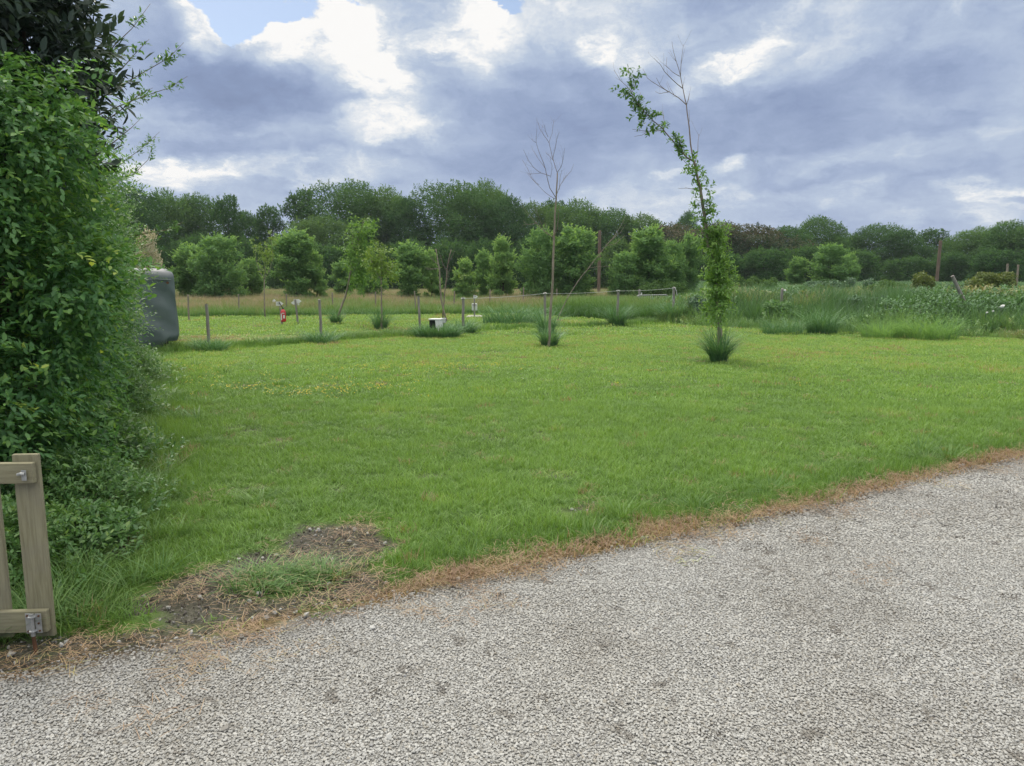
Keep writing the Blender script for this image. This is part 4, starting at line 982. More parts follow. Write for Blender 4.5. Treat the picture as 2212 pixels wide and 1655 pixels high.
s_ = (.55+.9*f1)*np.where(bd < 1.2, .6, 1)*(.85+.3*rng.random(n)); s_ = np.where(bd > 8, s_*.72, s_*(1+.08*sst(bd, 1.5, 3)))
scatter('bank_weeds', wp, np.stack([A, B, T(A, B)-.02], -1), np.stack([(rng.random(n)-.5)*.2, (rng.random(n)-.5)*.2, rng.random(n)*6.28], -1), np.stack([s_*1.15, s_*1.15, s_], -1), kind, tone, 'tangle of nettles, brambles and rank grass over the bank', 'weeds')
def shrub_low(name, px, Y, top, w, m, label, n=5000, leaf=.07, seed=1, cat='bush', depth=None):
    b_ = D(px, 600, Y); z0 = float(T(b_.x, Y)); H = D(px, top, Y).z-z0; W = w/F*Y; r = random.Random(seed)
    lobes = [(np.array([r.uniform(-.5, .5)*W*.75, r.uniform(-.3, .3)*W*.7, H*r.uniform(.25, .78)]), H*r.uniform(.2, .32)+W*.05) for _ in range(14)]
    lobes = sublobes(r, [(c, q*.8) for c, q in lobes], 6, (.3, .55), .8)
    cm = crown_mesh(name, lobes, n, leaf, leaf*.5, seed, MT[m], .25, .3)
    return tag(link(name, cm, None, (b_.x, Y, z0)), label, cat)
shrub_low('yellow_shrub', 2130, 27, 583, 95, 'yellow', 'yellow green bushy shrub on the bank right of the leaning post', 6000, .085, 2, 'shrub')
shrub_low('yellow_shrub', 1993, 29, 588, 40, 'yellow', 'small yellow green bush left of the leaning post', 2500, .085, 3, 'shrub')
shrub_low('bramble_bush', 1520, 25.5, 640, 60, 'silver', 'dark leafy bush just left of the leafy ash trunk', 4500, .08, 4)
shrub_low('bramble_bush', 1620, 36, 602, 150, 'wood_light', 'wide low bramble bush behind the leafy ash', 7000, .09, 5)
shrub_low('bramble_bush', 1440, 38, 610, 130, 'wood_light', 'low green bramble bush above the steel barrier', 7000, .09, 6)
shrub_low('bramble_bush', 1800, 33, 606, 170, 'silver', 'long grey green bush along the top of the bank', 8000, .085, 7)
for i_, (px_, Y_b, top_, w_b, m_b, lab_) in enumerate([(1480,27,652,70,'wood_light','leafy low bush between the last wire post and the ash'),(1690,23.5,655,110,'privet','dark bramble mat right of the leafy ash'),
    (1745,30,618,120,'wood_light','green bramble bush behind the insulator post'),(1870,24,640,120,'silver','grey nettles in the middle of the bank'),(1930,31,607,110,'wood_light','bramble mound under the far dark trees'),
    (2190,22,640,90,'privet','dark leafy plant at the right edge near the litter'),(2090,30,606,90,'silver','grey green bush behind the leaning post'),(1570,30,628,70,'privet','dark low bush seen just behind the ash column')]):
    shrub_low('bramble_bush', px_, Y_b, top_, w_b, m_b, lab_, 3600, .075, 50+i_)
shrub_low('elder_bush', 1240, 44, 600, 90, 'wood_light', 'low bush below the central utility pole', 5000, .1, 8)
shrub_low('nettle_patch', 2010, 24.5, 628, 110, 'silver', 'grey green nettle patch in front of the leaning post', 6000, .07, 9, 'plant')

# ------------------------------------------------------------------ fence posts, wire
def post(px, top, base_py=None, Y=None, r=.035, lean=(0, 0), name='fence_post', label='', group=None, m='post', seed=0):
    if Y is None: Y = G(px, base_py).y
    x = D(px, 600, Y).x; bx = x; z0 = float(T(bx, Y)); tz = D(px, top, Y).z; q = D(px, top, Y)
    if base_py is not None: gb = G(px, base_py); bx = gb.x
    rr = random.Random(seed); b = MB(); H = tz-z0
    P = [(lean[0]*t*H+rr.uniform(-.006, .006), lean[1]*t*H+rr.uniform(-.006, .006), -0.2 if t == 0 else H*t) for t in (0, .25, .5, .75, .985, 1.0)]
    b.tube(P, [r*1.05, r, r*1.04, r*.97, r, r*.82], 8)
    o = b.build(name, MT[m], None, False, (bx, Y, z0))
    return tag(o, label, 'post' if 'pole' not in name else 'pole', group)
FG = 'weathered posts of the near fence'
post(452,656,755,r=.034,label='first weathered wooden post, just right of the shrouded caravan',group=FG,seed=1)
post(695,647,742,r=.034,label='weathered wooden post between the extinguisher and the leafy sapling',group=FG,seed=2,lean=(-.02,0))
post(908,640,724,r=.034,label='weathered wooden post left of the white utility box',group=FG,seed=3,lean=(-.03,0))
p4 = post(1001,642,722,r=.040,label='corner post where the white wire begins, right of the utility box',group=FG,seed=4)
p5 = post(1177,632,712,r=.040,label='wire post half hidden by tall grass behind the bare sapling',group=FG,seed=5)
p6 = post(1334,626,706,r=.040,label='wire post standing in the dense grass clump left of the barrier',group=FG,seed=6)
p7 = post(1454,620,696,r=.042,label='last wire post with a loose white rope end',group=FG,seed=7)
b = MB(); tops = [D(1001,645,p4.location.y-.05), D(1177,634,p5.location.y-.05), D(1334,628.5,p6.location.y-.05), D(1455,622.5,p7.location.y-.05)]
for a, c in zip(tops, tops[1:]):
    b.tube([a.lerp(c, t)+Vector((0, 0, -.03*4*t*(1-t))) for t in (0, .2, .4, .6, .8, 1)],   .0055, 6)
wire = b.build('fence_wire', MT['rope']); tag(wire, 'white electric fence rope stretched between four posts', 'rope')
for q, pp in zip(tops, (p4, p5, p6, p7)):
    b = MB(); c = Vector((pp.location.x, pp.location.y, q.z)); P = [c+Vector((math.cos(a)*.052, math.sin(a)*.052, .012*math.sin(3*a))) for a in [k*math.pi/5 for k in range(11)]]
    b.tube(P, .011, 6); b.build('rope_knot', MT['rope'], wire)
q = tops[3]; b = MB(); b.tube([q+Vector((.05, 0, 0)), q+Vector((.09, -.02, -.08)), q+Vector((.13, -.02, -.26))], .012, 6); b.build('rope_end', MT['rope'], wire); b = MB(); b.tube([q+Vector((-.03, -.03, 0)), q+Vector((-.03, -.04, -.35)), q+Vector((.03, -.05, -.50))], .007, 6)
b.build('rope_end', MT['rope'], wire)
ordw = ['first','second','third','fourth','fifth','sixth','seventh','eighth','ninth','tenth','eleventh','twelfth']
FAR = [(408,637,687),(517,636,674),(620,635,672),(719,632,669),(812,630,668),(898,629,671),(981,629,667),(1058,626,663),(1130,622,660),(1202,624,660)]
for i, (px, tp_, bp) in enumerate(FAR):
    post(px, tp_, bp+8, r=.030, label='%s thin pale post from the left along the brown meadow edge' % ordw[i], group='thin posts along the meadow', m='pale_bark', seed=20+i, lean=(random.uniform(-.03, .03), 0))
# dark stakes beside the young trees
for i, (px, pl) in enumerate([(398,'left of the first thin far post'),(495,'under the widest young tree'),(645,'under the tall round headed young tree'),(757,'under the dark young tree behind the leaning sapling'),(775,'right of the leaning leafy sapling'),(930,'below the light young tree'),(1062,'below the slim young tree'),(1098,'below the bright conical tree')]):
    post(px, 618+random.uniform(-3, 3), None, 54, r=.06, name='tree_stake', label='dark tree stake on the meadow '+pl, group='dark stakes under the young trees', m='bark', seed=60+i)
post(1294,498,None,52,r=.11,name='utility_pole',label='brown wooden utility pole rising among the meadow trees near the centre',m='pole',seed=31)
post(2024,520,None,62,r=.13,name='utility_pole',label='brown wooden utility pole in front of the thin tree at far right',m='pole',seed=32,lean=(.015,0))
post(2174,570,None,34,r=.05,label='left one of two pale posts behind the yellow shrub at far right',m='pale_bark',seed=33)
post(2197,572,None,34,r=.045,label='right one of two pale posts behind the yellow shrub at far right',m='pale_bark',seed=34)
# leaning post on the bank
q0 = D(2088,662,22.5); q1 = D(2057,596,22.5); e = MB(); e.tube([q0+(q0-q1)*.35, q0, q0.lerp(q1, .5), q1], [.055, .055, .052, .05], 8)
lp_ = e.build('leaning_post', MT['post']); tag(lp_, 'thick dark wooden post leaning left on the bank', 'post')
pi_ = post(1691,624,None,24.5,r=.045,name='insulator_post',label='short post with a white insulator right of the leafy ash',seed=35)
b = MB(); b.tube([(.045,-.02,.0),(.09,-.03,.01),(.11,-.03,.02)], [.018,.035,.02], 8); o = b.build('insulator', MT['white'], pi_); o.location = (0, 0, D(1691,628,24.5).z-pi_.location.z)
pc_ = post(1382,625,None,34,r=.05,label='short brown post with a white insulator left of the steel barrier',seed=36)
b = MB(); b.tube([(.05,-.02,-.1),(.09,-.03,-.08),(.10,-.03,.0)], [.018,.03,.018], 8); o = b.build('insulator', MT['white'], pc_); o.location = (0, 0, D(1382,632,34).z-pc_.location.z)

# steel crowd barrier
eb = empty('crowd_barrier', (D(1376,640,33).x, 33, 0), 'galvanised steel barrier half sunk in tall grass by the last wire post', 'barrier')
x0 = 0; x1 = D(1450,640,33).x-D(1376,640,33).x; zt = D(1400,638,33).z; zb = .15
b = MB(); rc = .09
arc = [(x0, 0, zb)]+[(x0, 0, zt-rc)]+[(x0+rc-rc*math.cos(a), 0, zt-rc+rc*math.sin(a)) for a in (R(30), R(60), R(90))]+[(x1-rc+rc*math.cos(a), 0, zt-rc+rc*math.sin(a)) for a in (R(90), R(60), R(30))]+[(x1, 0, zt-rc), (x1, 0, zb), (x0, 0, zb)]
b.tube([(p[0], p[1]+p[0]*.5, p[2]) for p in arc], .022, 8); b.build('frame', MT['galv'], eb, True)
b = MB()
for k in range(1, 16): xx = x0+(x1-x0)*k/16; b.tube([(xx, xx*.5, zb), (xx, xx*.5, zt-.015)], .010, 6)
b.build('bars', MT['galv'], eb, True)
b = MB(); b.tube([(.1, -.25, -.02), (.1, .05, zb), (.1, .35, -.02)], .018, 6); b.build('foot', MT['galv'], eb, True); b = MB(); b.tube([(x1-.1, x1*.5-.3, -.02), (x1-.1, x1*.5, zb), (x1-.1, x1*.5+.3, -.02)], .018, 6); b.build('foot', MT['galv'], eb, True)

# ------------------------------------------------------------------ extinguisher post, arrow signs
def txt(s, size, m, parent, loc, rot, name='lettering'):
    cu = bpy.data.curves.new(name, 'FONT'); cu.body = s; cu.size = size; cu.extrude = .0008; cu.align_x = 'CENTER'; cu.align_y = 'CENTER'; cu.materials.append(m)
    cu.resolution_u = 2
    tmp = bpy.data.objects.new(name, cu); col.objects.link(tmp); dg = bpy.context.evaluated_depsgraph_get()
    me = bpy.data.meshes.new_from_object(tmp.evaluated_get(dg)); bpy.data.objects.remove(tmp)
    o = link(name, me, parent, loc); o.rotation_euler = rot; return o
def arrow_board(parent, name, loc, L, h, right=True, label=None):
    s = 1 if right else -1; b = MB(); pts = [(-L/2, -h/2), (L*.15, -h/2), (L/2, 0), (L*.15, h/2), (-L/2, h/2)]
    n = len(pts); b.add([(s*x, -.006, z) for x, z in pts]+[(s*x, .006, z) for x, z in pts], [tuple(range(n)), tuple(range(n, 2*n))[::-1]]+[(i, i+n, (i+1) % n+n, (i+1) % n) for i in range(n)])
    o = b.build(name, MT['white'], parent); o.location = loc; return o
g = G(610, 703); e = empty('sign_post', (g.x, g.y, 0), 'short post carrying a small white arrow sign numbered 18', 'signpost')
H = D(610,659,g.y).z; b = MB(); b.tube([(0, 0, -.2), (-.03, 0, .5), (-.055, 0, H-.12)], .038, 8); b.tube([(-.06, 0, H-.15), (-.06, 0, H)], .014, 6); b.build('post', MT['post'], e)
pxm = g.y/F
ar = arrow_board(e, 'arrow_board', (-.05, -.02, D(608,656,g.y).z-0), 16*.54*pxm*4/2.069*.95, .13)
txt('18', .12, MT['black'], ar, (-.05, -.009, 0), (R(90), 0, 0))
# fire extinguisher hung on that post
fe = empty('fire_extinguisher', (D(614,680,g.y).x, g.y-.11, D(614,695,g.y).z), 'red fire extinguisher hanging on the post under the arrow sign', 'fire extinguisher')
fh = D(614,668,g.y).z-D(614,695,g.y).z
b = MB(); rr_ = .085; prof = [(.0, .0), (.06, .0), (.082, .02), (rr_, .05), (rr_, fh*.80), (.07, fh*.90), (.035, fh*.96), (.03, fh)]
b.tube([(0, 0, z+1e-4*i) for i, (q, z) in enumerate(prof)], [max(q, .001) for q, z in prof], 16); b.build('cylinder', MT['red'], fe, True)
b = MB(); b.box((-.035, -.083, fh*.40), (.035, .012, fh*.5)); b.box((.045, -.073, fh*.42), (.05, .02, fh*.26)); b.box((0.02, -.084, fh*.70), (.09, .012, fh*.05)); b.build('label_panel', MT['white'], fe)
b = MB(); b.tube([(0, 0, fh-.01), (0, 0, fh+.05)], [.028, .024], 8); b.tube([(0, 0, fh+.03), (-.06, -.02, fh+.14), (-.11, -.02, fh+.24)], [.016, .015, .012], 6); b.build('hose', MT['black'], fe)
b = MB(); b.tube([(0, 0, fh+.03), (.05, -.01, fh+.09), (.08, -.01, fh+.12)], [.014, .012, .01], 6); b.build('lever', MT['galv'], fe)
g2 = G(644, 700); e = empty('sign_post', (g2.x, g2.y, 0), 'post with two blank white arrow boards pointing both ways', 'signpost')
H = D(640,647,g2.y).z; b = MB(); b.tube([(0, 0, -.2), (-.03, 0, H*.5), (-.07, 0, H)], .034, 8); b.build('post', MT['post'], e)
arrow_board(e, 'arrow_board', (-.0, .05, D(642,651,g2.y).z), .26, .14, True); arrow_board(e, 'arrow_board', (-.13, .055, D(638,654.5,g2.y).z), .2, .11, False)
b = MB(); b.box((0.02, .06, D(642,654.5,g2.y).z), (.05, .01, .16)); b.build('backing_plate', MT['white'], e)
# distant tag on a thin stick
g3 = D(589,668,33); e = empty('marker_stick', (g3.x, 33, 0), 'thin leaning pale stick with a small tag on top, far left of the extinguisher', 'stake')
b = MB(); a0 = D(585,676,33)-e.location; a1 = D(592,651,33)-e.location; b.tube([a0+(a0-a1)*.5, a1], .014, 6); b.build('stick', MT['pale_bark'], e)
b = MB(); b.box(a1+Vector((0, 0, .02)), (.10, .015, .12), Matrix.Rotation(R(45), 3, 'Y')); b.build('tag', MT['white'], e)
# meter post
g4 = G(1025, 687); e = empty('meter_post', (g4.x, g4.y, 0), 'slim post with a white meter box and small arrow sign behind the wire', 'meter post')
H = D(1025,637,g4.y).z; b = MB(); b.tube([(0, 0, -.2), (0, 0, H)], [.034, .028], 8); b.build('post', MT['post'], e)
zc = D(1025,663,g4.y).z; w_ = 12*pxm*g4.y/g.y; b = MB(); b.box((0, .07, zc), (w_*.98, .12, 15*g4.y/F), bev=.015); b.build('meter_box', MT['white'], e)
b = MB(); b.box((0, .005, zc+.075), (w_*.75, .012, .06)); b.build('vent', MT['grey'], e); b = MB(); b.box((0, .005, zc-.13), (w_*.85, .012, .03)); b.build('vent', MT['grey'], e)
ar = arrow_board(e, 'arrow_board', (.05, -.03, D(1025,640,g4.y).z-.02), .17, .10, True); txt('19', .085, MT['black'], ar, (-.03, -.009, 0), (R(90), 0, 0))
b = MB(); gs = G(1026, 685.5); b.box((0, 0, .0), (.62, 1.1, .05), bev=.01); o = b.build('concrete_pad', MT['concrete'], None, False, (gs.x, gs.y, .035)); tag(o, 'pale concrete slab on the grass below the meter post', 'slab')
# utility box in the clump
g5 = G(940, 728); e = empty('utility_box', (g5.x, g5.y, 0), 'tilted white plastic utility cabinet with open dark front in the grass clump', 'utility box', rz=R(-12))
k_ = g5.y/F; top = D(940,688,g5.y).z; wq = 25*k_
b = MB(); b.box((wq*.08, 0, top-.02), (wq*1.05, .28, .035), bev=.008); b.build('lid', MT['white'], e)
b = MB(); b.add([(wq*.15, -.13, top-.04), (wq*.55, -.13, top-.04), (wq*.60, -.13, .10), (wq*.56, -.13, .04), (wq*.20, -.13, top-.22), (wq*.15, .13, top-.04), (wq*.55, .13, top-.04), (wq*.60, .13, .10), (wq*.56, .13, .04), (wq*.20, .13, top-.22)],
    [(0, 4, 3, 2, 1), (5, 6, 7, 8, 9), (0, 1, 6, 5), (1, 2, 7, 6), (2, 3, 8, 7), (3, 4, 9, 8), (4, 0, 5, 9)]); b.build('side_panel', MT['white'], e)
b = MB(); b.box((-wq*.15, .03, top*.5-.02), (wq*.60, .18, top-.06)); b.build('interior', MT['black'], e)
g6 = G(957, 722); e = empty('socket_post', (g6.x, g6.y+.15, 0), 'short stake with a small grey socket box behind the utility cabinet', 'socket box')
zt_ = D(957,687,g6.y+.15).z; b = MB(); b.tube([(-.0, 0, -.1), (0, 0, zt_)], .022, 7); b.build('stake', MT['post'], e)
b = MB(); b.box((.0, -.07, zt_-.07), (.17, .09, .14), bev=.012); b.build('socket_box', MT['grey'], e)
b = MB(); b.box((.03, -.118, zt_-.05), (.035, .008, .03)); b.build('socket_flap', MT['white'], e); b = MB(); b.box((.03, -.118, zt_-.10), (.035, .008, .03)); b.build('socket_flap', MT['white'], e)
# litter on the bank
q = D(2163,663,21); b = MB(); P = [(math.cos(a)*.10*(1+.15*math.sin(3*a)), .02*math.sin(2*a), math.sin(a)*.05+.04*math.cos(a)) for a in [i*math.pi/6 for i in range(12)]]
b.add(P+[(x*.7, y-.03, z*.7) for x, y, z in P]+[(0, -.035, 0)], [(i, (i+1) % 12, (i+1) % 12+12, i+12) for i in range(12)]+[(i+12, (i+1) % 12+12, 24) for i in range(12)]+[tuple(range(12))[::-1]])
o = b.build('litter', MT['white'], None, True, q); tag(o, 'scrap of white plastic caught in the weeds right of the leaning post', 'litter')
for k, (px, py, Y, lab) in enumerate([(2130,676,20.6,'small white bottle left of the plastic scrap'),(2143,673,20.8,'tiny white lid beside the plastic scrap')]):
    q = D(px, py, Y); b = MB(); b.tube([q, q+Vector((.05, 0, .015))], [.022, .018], 8); o = b.build('litter', MT['white']); tag(o, lab, 'litter')

# ------------------------------------------------------------------ covered caravan
YV = 16.0; xr = D(382,700,YV).x; W_, L_ = 2.15, 4.2; Ht = D(350,580,YV).z; zb = .16
TH = R(27); ev = empty('caravan', (xr-W_/2*math.cos(TH), YV-W_/2*math.sin(TH), 0), 'caravan shrouded in a dark grey green tarpaulin beside the hedge', 'caravan', rz=TH)
nu, nv = 48, 26; V = []; 
def rrect(t, hw, hl, rc):   # rounded rectangle in plan
    per = []; 
    for cx_, cy_, a0 in ((hw-rc, -hl+rc, -90), (hw-rc, hl-rc, 0), (-hw+rc, hl-rc, 90), (-hw+rc, -hl+rc, 180)):
        for k in range(6): a = R(a0+90*k/5); per.append((cx_+rc*math.cos(a), cy_+rc*math.sin(a)))
    P = per+[per[0]]; d_ = [0]
    for i in range(len(P)-1): d_.append(d_[-1]+math.hypot(P[i+1][0]-P[i][0], P[i+1][1]-P[i][1]))
    s = t*d_[-1]; return np.interp(s, d_, [p[0] for p in P]), np.interp(s, d_, [p[1] for p in P])
nu = 120
for j in range(nv+7):
    if j <= nv: f = j/nv; z = zb+(Ht-.20-zb)*f; ins = 0
    else: a = (j-nv)/6*math.pi/2; z = Ht-.20+.20*math.sin(a); ins = .20*(1-math.cos(a)); f = 1
    for i in range(nu):
        t = i/nu; x, y = rrect(t, W_/2-ins, L_/2-ins, max(.22-ins*.5, .05)); y += L_/2
        bell = 0.06*(1-f)**1.5 - .05*(1-sst(f, 0, .08))     # loose hem gathered under
        ny_ = 1+bell/1.0; fold_ = .020*math.sin(t*70+3*math.sin(f*4)+2*math.sin(t*23))*(1-f)*.8 + .006*math.sin(t*131+f*9+3*math.sin(t*17))*(1-f)
        nx_, nyy = x, y-L_/2; ln = math.hypot(nx_/(W_/2), nyy/(L_/2))
        zz = z + (.10*math.sin(t*9+1)*(1-f)**2 if f < .4 else 0)
        lean_ = -.02*f
        V.append((x*(1+(bell+fold_)/1.0)-lean_*(1 if x > 0 else -1), (y-L_/2)*(1+(bell+fold_)*.5)+L_/2, zz+(.03*math.sin(x*2.2+1)*0)))
rows = nv+7; Qs = [(j*nu+i, j*nu+(i+1) % nu, (j+1)*nu+(i+1) % nu, (j+1)*nu+i) for j in range(rows-1) for i in range(nu)]
b = MB(); b.add(V, Qs); c0 = len(b.v); b.v.append((0, L_/2, Ht+.02)); b.f += [((rows-1)*nu+i, (rows-1)*nu+(i+1) % nu, c0) for i in range(nu)]
b.build('cover', MT['tarp'], ev, True)
b = MB(); b.box((0, L_/2, .27), (W_-.35, L_-.4, .2)); b.build('chassis', MT['black'], ev)
for sx in (-1, 1):
    b = MB(); b.tube([(sx*(W_/2-.30), L_*.5, .30), (sx*(W_/2-.12), L_*.5, .30)], .30, 20); b.build('wheel', MT['black'], ev)
b = MB(); b.tube([(xx, -.02+.03*math.sin(xx*7), Ht-.235+.01*math.sin(xx*11)) for xx in np.linspace(-W_/2+.05, W_/2-.05, 14)], .012, 6); b.build('seam', MT['tarp'], ev)
b = MB(); b.tube([(W_/2-.13, -.04, Ht-.30), (W_/2-.13, -.075, Ht-.30)], .028, 10); b.build('reflector', MT['rust'], ev)

# ------------------------------------------------------------------ wooden gate at left
YG = 3.12; gx = lambda px, py: D(px, py, YG).x
xR = D(118, 1340, YG).x; e = empty('wooden_gate', (xR, YG, 0), 'weathered open picket gate with steel bolt at the left edge', 'gate', rz=R(4))
ztop = D(60, 980, YG).z; zbot = D(60, 1372, YG).z
pw = .108; th = .022; sp_p = .178
for k in range(7):
    zt = ztop - (0 if k == 0 else .0); b = MB(); b.box((-pw/2-k*sp_p, 0, (zt+zbot)/2), (pw, th, zt-zbot), bev=.004); b.build('picket', MT['gate'], e)
r1t, r1b = D(40, 999, YG-.03).z, D(40, 1043, YG-.03).z; r2t, r2b = D(60, 1317, YG-.03).z, D(60, 1363, YG-.03).z
Wg = 7*sp_p+.05
for (a, c) in ((r1t, r1b), (r2t, r2b)):
    b = MB(); b.box((0, 0, 0), (c-a if False else (a-c), .030, Wg), bev=.004)
    o = b.build('rail', MT['gate'], e); o.rotation_euler = (0, R(90), 0); o.location = (-.010-Wg/2, -(th+.030)/2-.001, (a+c)/2)
b = MB(); b.box((-Wg-.06, 0, .55), (.10, .10, 1.3), bev=.006); b.build('hinge_post', MT['gate'], e)
# latch plate on the upper rail
yf = -(th+.060)/2-.012
zc = (r1t+r1b)/2; b = MB(); b.box((-.040, yf-.001, zc-.005), (.020, .003, .045)); b.tube([(-.062, yf-.006, zc), (-.048, yf-.010, zc+.004), (-.036, yf-.006, zc+.002)], .007, 8); b.build('latch_catch', MT['galv'], e)
# drop bolt on the lower rail
zc = (r2t+r2b)/2; eb_ = MB(); eb_.box((-.080, yf-.001, zc), (.022, .003, .092)); eb_.box((-.038, yf-.001, zc), (.026, .003, .088))
for zz in (.032, -.032): eb_.tube([(-.073, yf-.002, zc+zz), (-.068, yf-.016, zc+zz), (-.055, yf-.018, zc+zz), (-.048, yf-.002, zc+zz)], .006, 6)
eb_.tube([(-.060, yf-.009, zc-.055), (-.060, yf-.009, zc+.045)], .009, 10)
eb_.build('bolt_plate', MT['galv'], e)
b = MB(); b.tube([(-.060, yf-.009, zc-.05), (-.055, yf-.009, -.02)], .008, 8); b.build('drop_bolt', MT['rust'], e)
for sx, sz in ((-.082, .036), (-.082, -.036), (-.034, .034), (-.034, -.034), (-.036, 0)): b = MB(); b.tube([(sx, yf-.0025, zc+sz), (sx, yf-.0065, zc+sz)], .0045, 8); b.build('screw', MT['rust'], e)

# ------------------------------------------------------------------ hedge shrubs
def hedge_shrub(name, c, rx, ry, H, n, m, leaf, lw, label, seed, sl=.22, nl=9, droop=.25, simple=False, tip=.35, lob=26, low=0.05, spread=.9, up=.35, tint0=.42):
    r = np.random.default_rng(seed); rr = random.Random(seed)
    lobes = []
    for i in range(lob):
        t = (i+.5)/lob; z = H*(low+(.93-low)*t); env = 1.0 if t < .82 else math.sqrt(max(.1, 1-((t-.82)/.26)**2)); env *= (.86+.14*min(t*4, 1))
        rad = min(rx, ry)*rr.uniform(.34, .48); a = i*2.399+rr.uniform(-.4, .4)
        q = rr.uniform(.75, 1.0)
        lobes.append((np.array([(rx*env-rad)*q*math.cos(a), (ry*env-rad)*q*math.sin(a), min(z, H-rad*.9)]), rad))
    P, Dv = crown_points(lobes, n, r, .35, 1.0, .05)
    k = P[:, 2] > .03; P, Dv = P[k], Dv[k]
    V, Qs, Ts, ti = sprigs(P-Dv*sl*.4, Dv+rdir(len(P), r)*.55+np.array([0, 0, up]), nl, sl*(.6+.8*r.random(len(P))), leaf, lw, r, droop=droop, simple=simple, tip=tip, spread=spread, tint0=tint0)
    e = empty(name, (c[0], c[1], 0), label, 'shrub')
    link('foliage', np_mesh('foliage', V, Qs, None, MT[m], ti), e)
    b = MB()
    for i in range(34):
        l = rr.choice(lobes); p = Vector((rr.uniform(-.25, .25), rr.uniform(-.25, .25), -.1)); q = Vector(l[0]); b.tube([p, p.lerp(q, .5)+Vector((0, 0, .2)), q], [.03, .018, .006], 6)
    b.build('stems', MT['bark'], e)
    return e, lobes
hedge_shrub('leafy_hedge_shrub', (-4.0, 5.2), 1.32, 1.2, 3.3, 11500, 'hedge', .052, .026, 'tall bright green broad leaved hedge shrub nearest the gate', 1, nl=8, droop=.55)
hedge_shrub('leafy_hedge_shrub', (-5.0, 4.0), 1.2, 1.2, 3.1, 2600, 'hedge', .062, .034, 'broad leaved hedge shrub cut off by the left edge', 2, nl=8, droop=.5)
hedge_shrub('laurel_shrub', (-4.35, 6.15), 1.2, 1.0, 4.35, 2600, 'laurel', .105, .04, 'dark purplish laurel rising above the bright hedge', 3, sl=.3, nl=7, droop=.1, tip=.2, low=.62)
hedge_shrub('leafy_hedge_shrub', (-4.9, 7.0), 1.3, 1.2, 3.4, 8000, 'hedge', .050, .024, 'second broad leaved hedge shrub behind the nearest one', 4, nl=8, droop=.5, tint0=.3)
hedge_shrub('privet_shrub', (-5.2, 8.1), 1.25, 1.15, 3.25, 9500, 'privet', .040, .016, 'small leaved grey green privet in the middle of the hedge', 5, sl=.24, nl=10, droop=.1, simple=True)
hedge_shrub('privet_shrub', (-6.2, 9.7), 1.35, 1.2, 3.1, 8000, 'privet', .042, .017, 'privet with long arching shoots beside the caravan', 6, sl=.26, nl=10, droop=.1, simple=True)
hedge_shrub('privet_shrub', (-7.45, 11.8), 1.45, 1.2, 2.6, 6500, 'privet', .045, .018, 'farthest privet of the hedge in front of the caravan', 7, sl=.26, nl=9, droop=.1, simple=True)
# undergrowth at the foot of the hedge
def low_plant(px, py, rx, H, n, m, leaf, label, seed, lw=.45):
    g = G(px, py); r = np.random.default_rng(seed)
    P = np.stack([r.normal(0, .45, n)*rx, r.normal(0, .45, n)*rx, np.zeros(n)], -1)
    rad = np.hypot(P[:, 0], P[:, 1])/rx; P[:, 2] = H*np.clip(1-rad*.6, .1, 1)*r.random(n)*.8
    V, Qs, Ts, ti = sprigs(P, rdir(n, r)*.6+np.array([0, 0, .8]), 7, .16, leaf, leaf*lw, r, droop=.3, tip=.3)
    return tag(link('hedge_undergrowth', np_mesh('hedge_undergrowth', V, Qs, None, MT[m], ti), None, (g.x, g.y, 0.01)), label, 'plant')
low_plant(150, 1120, .5, .55, 1700, 'privet', .036, 'leafy undergrowth right of the gate top', 31)
low_plant(205, 1015, .5, .70, 1400, 'privet', .045, 'leafy undergrowth at the foot of the nearest hedge shrub', 32)
low_plant(30, 1230, .5, .45, 1300, 'privet', .035, 'low green plants seen between the gate pickets', 33)
low_plant(240, 905, .5, .85, 1300, 'privet', .042, 'bushy undergrowth where hedge and long grass meet', 34)
low_plant(272, 832, .6, .95, 1400, 'privet', .042, 'leafy undergrowth in front of the caravan corner', 35)
low_plant(190, 1190, .26, .26, 420, 'privet', .04, 'low broad leaved weed between gate and bare soil', 36, .6)

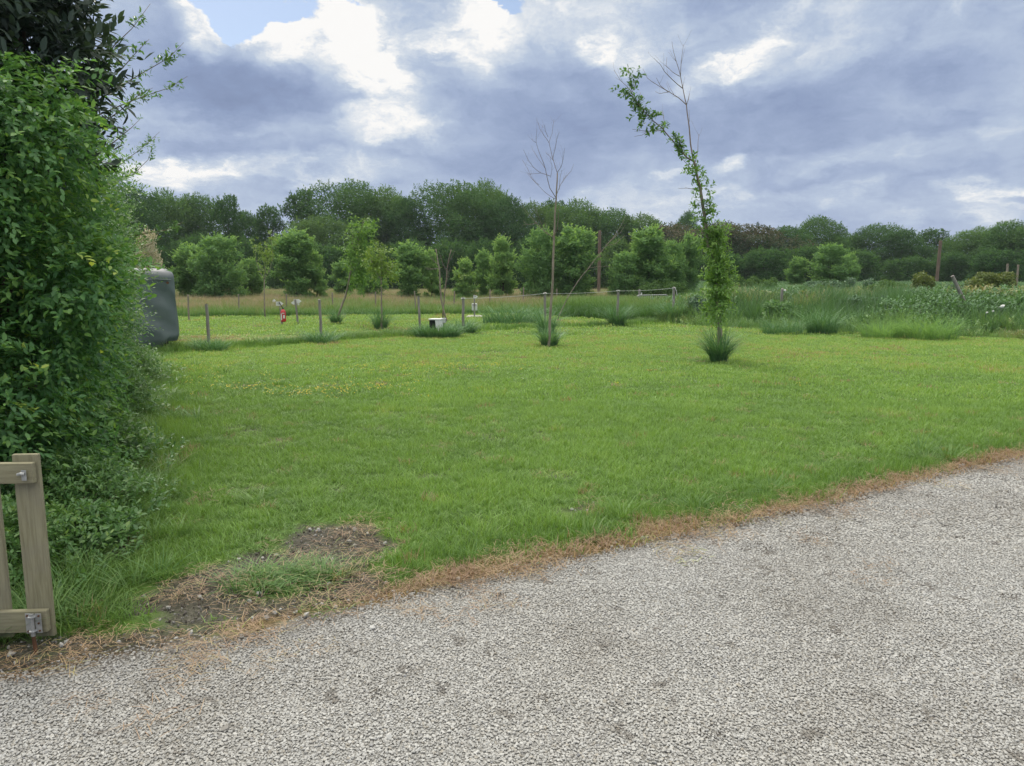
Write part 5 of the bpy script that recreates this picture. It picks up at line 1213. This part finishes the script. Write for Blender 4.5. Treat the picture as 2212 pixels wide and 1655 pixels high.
# long privet shoots against the sky
def shoot(pts, Y, seed, dens=46, dy=.3, leaf=.042, m='privet'):
    rr = random.Random(seed); r = np.random.default_rng(seed); b = MB(); n = len(pts)
    Pp = [D(p[0], p[1], Y+dy*i/(n-1)) for i, p in enumerate(pts)]
    b.tube(Pp, [.007-.0055*i/(n-1) for i in range(n)], 5)
    L = [0]
    for i in range(n-1): L.append(L[-1]+(Pp[i+1]-Pp[i]).length)
    t = r.random(int(dens*L[-1]))*L[-1]; arr = np.array([tuple(p) for p in Pp])
    C = np.stack([np.interp(t, L, arr[:, k]) for k in range(3)], -1)
    dv = unit(np.array(Pp[-1]-Pp[0])[None])+np.zeros((len(t), 3))
    ok = t < L[-1]*.93; C, dv = C[ok], dv[ok]
    return b, sprigs(C, dv*.5+rdir(len(C), r)*.8, 4, .06, leaf, leaf*.38, r, simple=False, spread=.8, tint0=.35)
SH = [([(150,270),(205,170),(245,100),(285,62),(325,8)],6.4),([(170,260),(232,175),(262,150),(290,118),(322,85)],6.6),([(150,270),(215,215),(270,180),(330,145),(365,125),(397,92)],6.8),([(140,290),(210,250),(275,222),(320,205),(365,190),(405,165)],7.2),
      ([(160,310),(225,265),(265,235),(300,205),(330,190)],7.0),([(200,420),(250,362),(300,325),(345,285)],9.0),([(190,350),(255,300),(285,275),(305,255)],8.0),([(200,420),(250,395),(290,375),(320,345),(335,295)],9.2),([(170,250),(225,160),(238,125),(245,100)],6.6),
      ([(250,520),(310,505),(360,497),(395,480)],8.5),([(240,560),(300,540),(350,515)],8.3),([(260,620),(300,600),(335,560)],9.0)]
eS = empty('privet_shoots', (-5.15, 7.9, 1.5), 'long leafy shoots of the hedge sticking out against the sky', 'branch')
bs = MB(); ps = []
for i, (p, Y) in enumerate(SH):
    b, s = shoot(p, Y, 500+i); bs.add(b.v, b.f); ps.append(s)
o = bs.build('stems', MT['twig'], eS, True); o.data.transform(Matrix.Translation(-eS.location))
V, Qs, Ts, ti = merge(ps); link('foliage', np_mesh('foliage', V-np.array(eS.location), Qs, None, MT['privet'], ti), eS)
# shoots belong to the arching privet
sp_parent = [o for o in col.objects if o.name.startswith('privet_shrub')][0]
for o in list(eS.children):
    o.parent = sp_parent; o.data.transform(Matrix.Translation(Vector(eS.location)-sp_parent.location)); o.name = 'long_shoots' if o.name.startswith('stems') else 'shoot_leaves'
bpy.data.objects.remove(eS)

# ------------------------------------------------------------------ air
m, t = mat('haze'); v = t.nodes.new('ShaderNodeVolumePrincipled'); v.inputs['Color'].default_value = (0.82, 0.88, 1.0, 1); v.inputs['Density'].default_value = 0.00030
o_ = t.nodes.new('ShaderNodeOutputMaterial'); t.links.new(v.outputs[0], o_.inputs['Volume'])
b = MB(); b.box((0, 745, 20), (1900, 1620, 44)); hz = b.build('haze', m); tag(hz, 'thin moist air over the field', 'haze', kind='stuff')
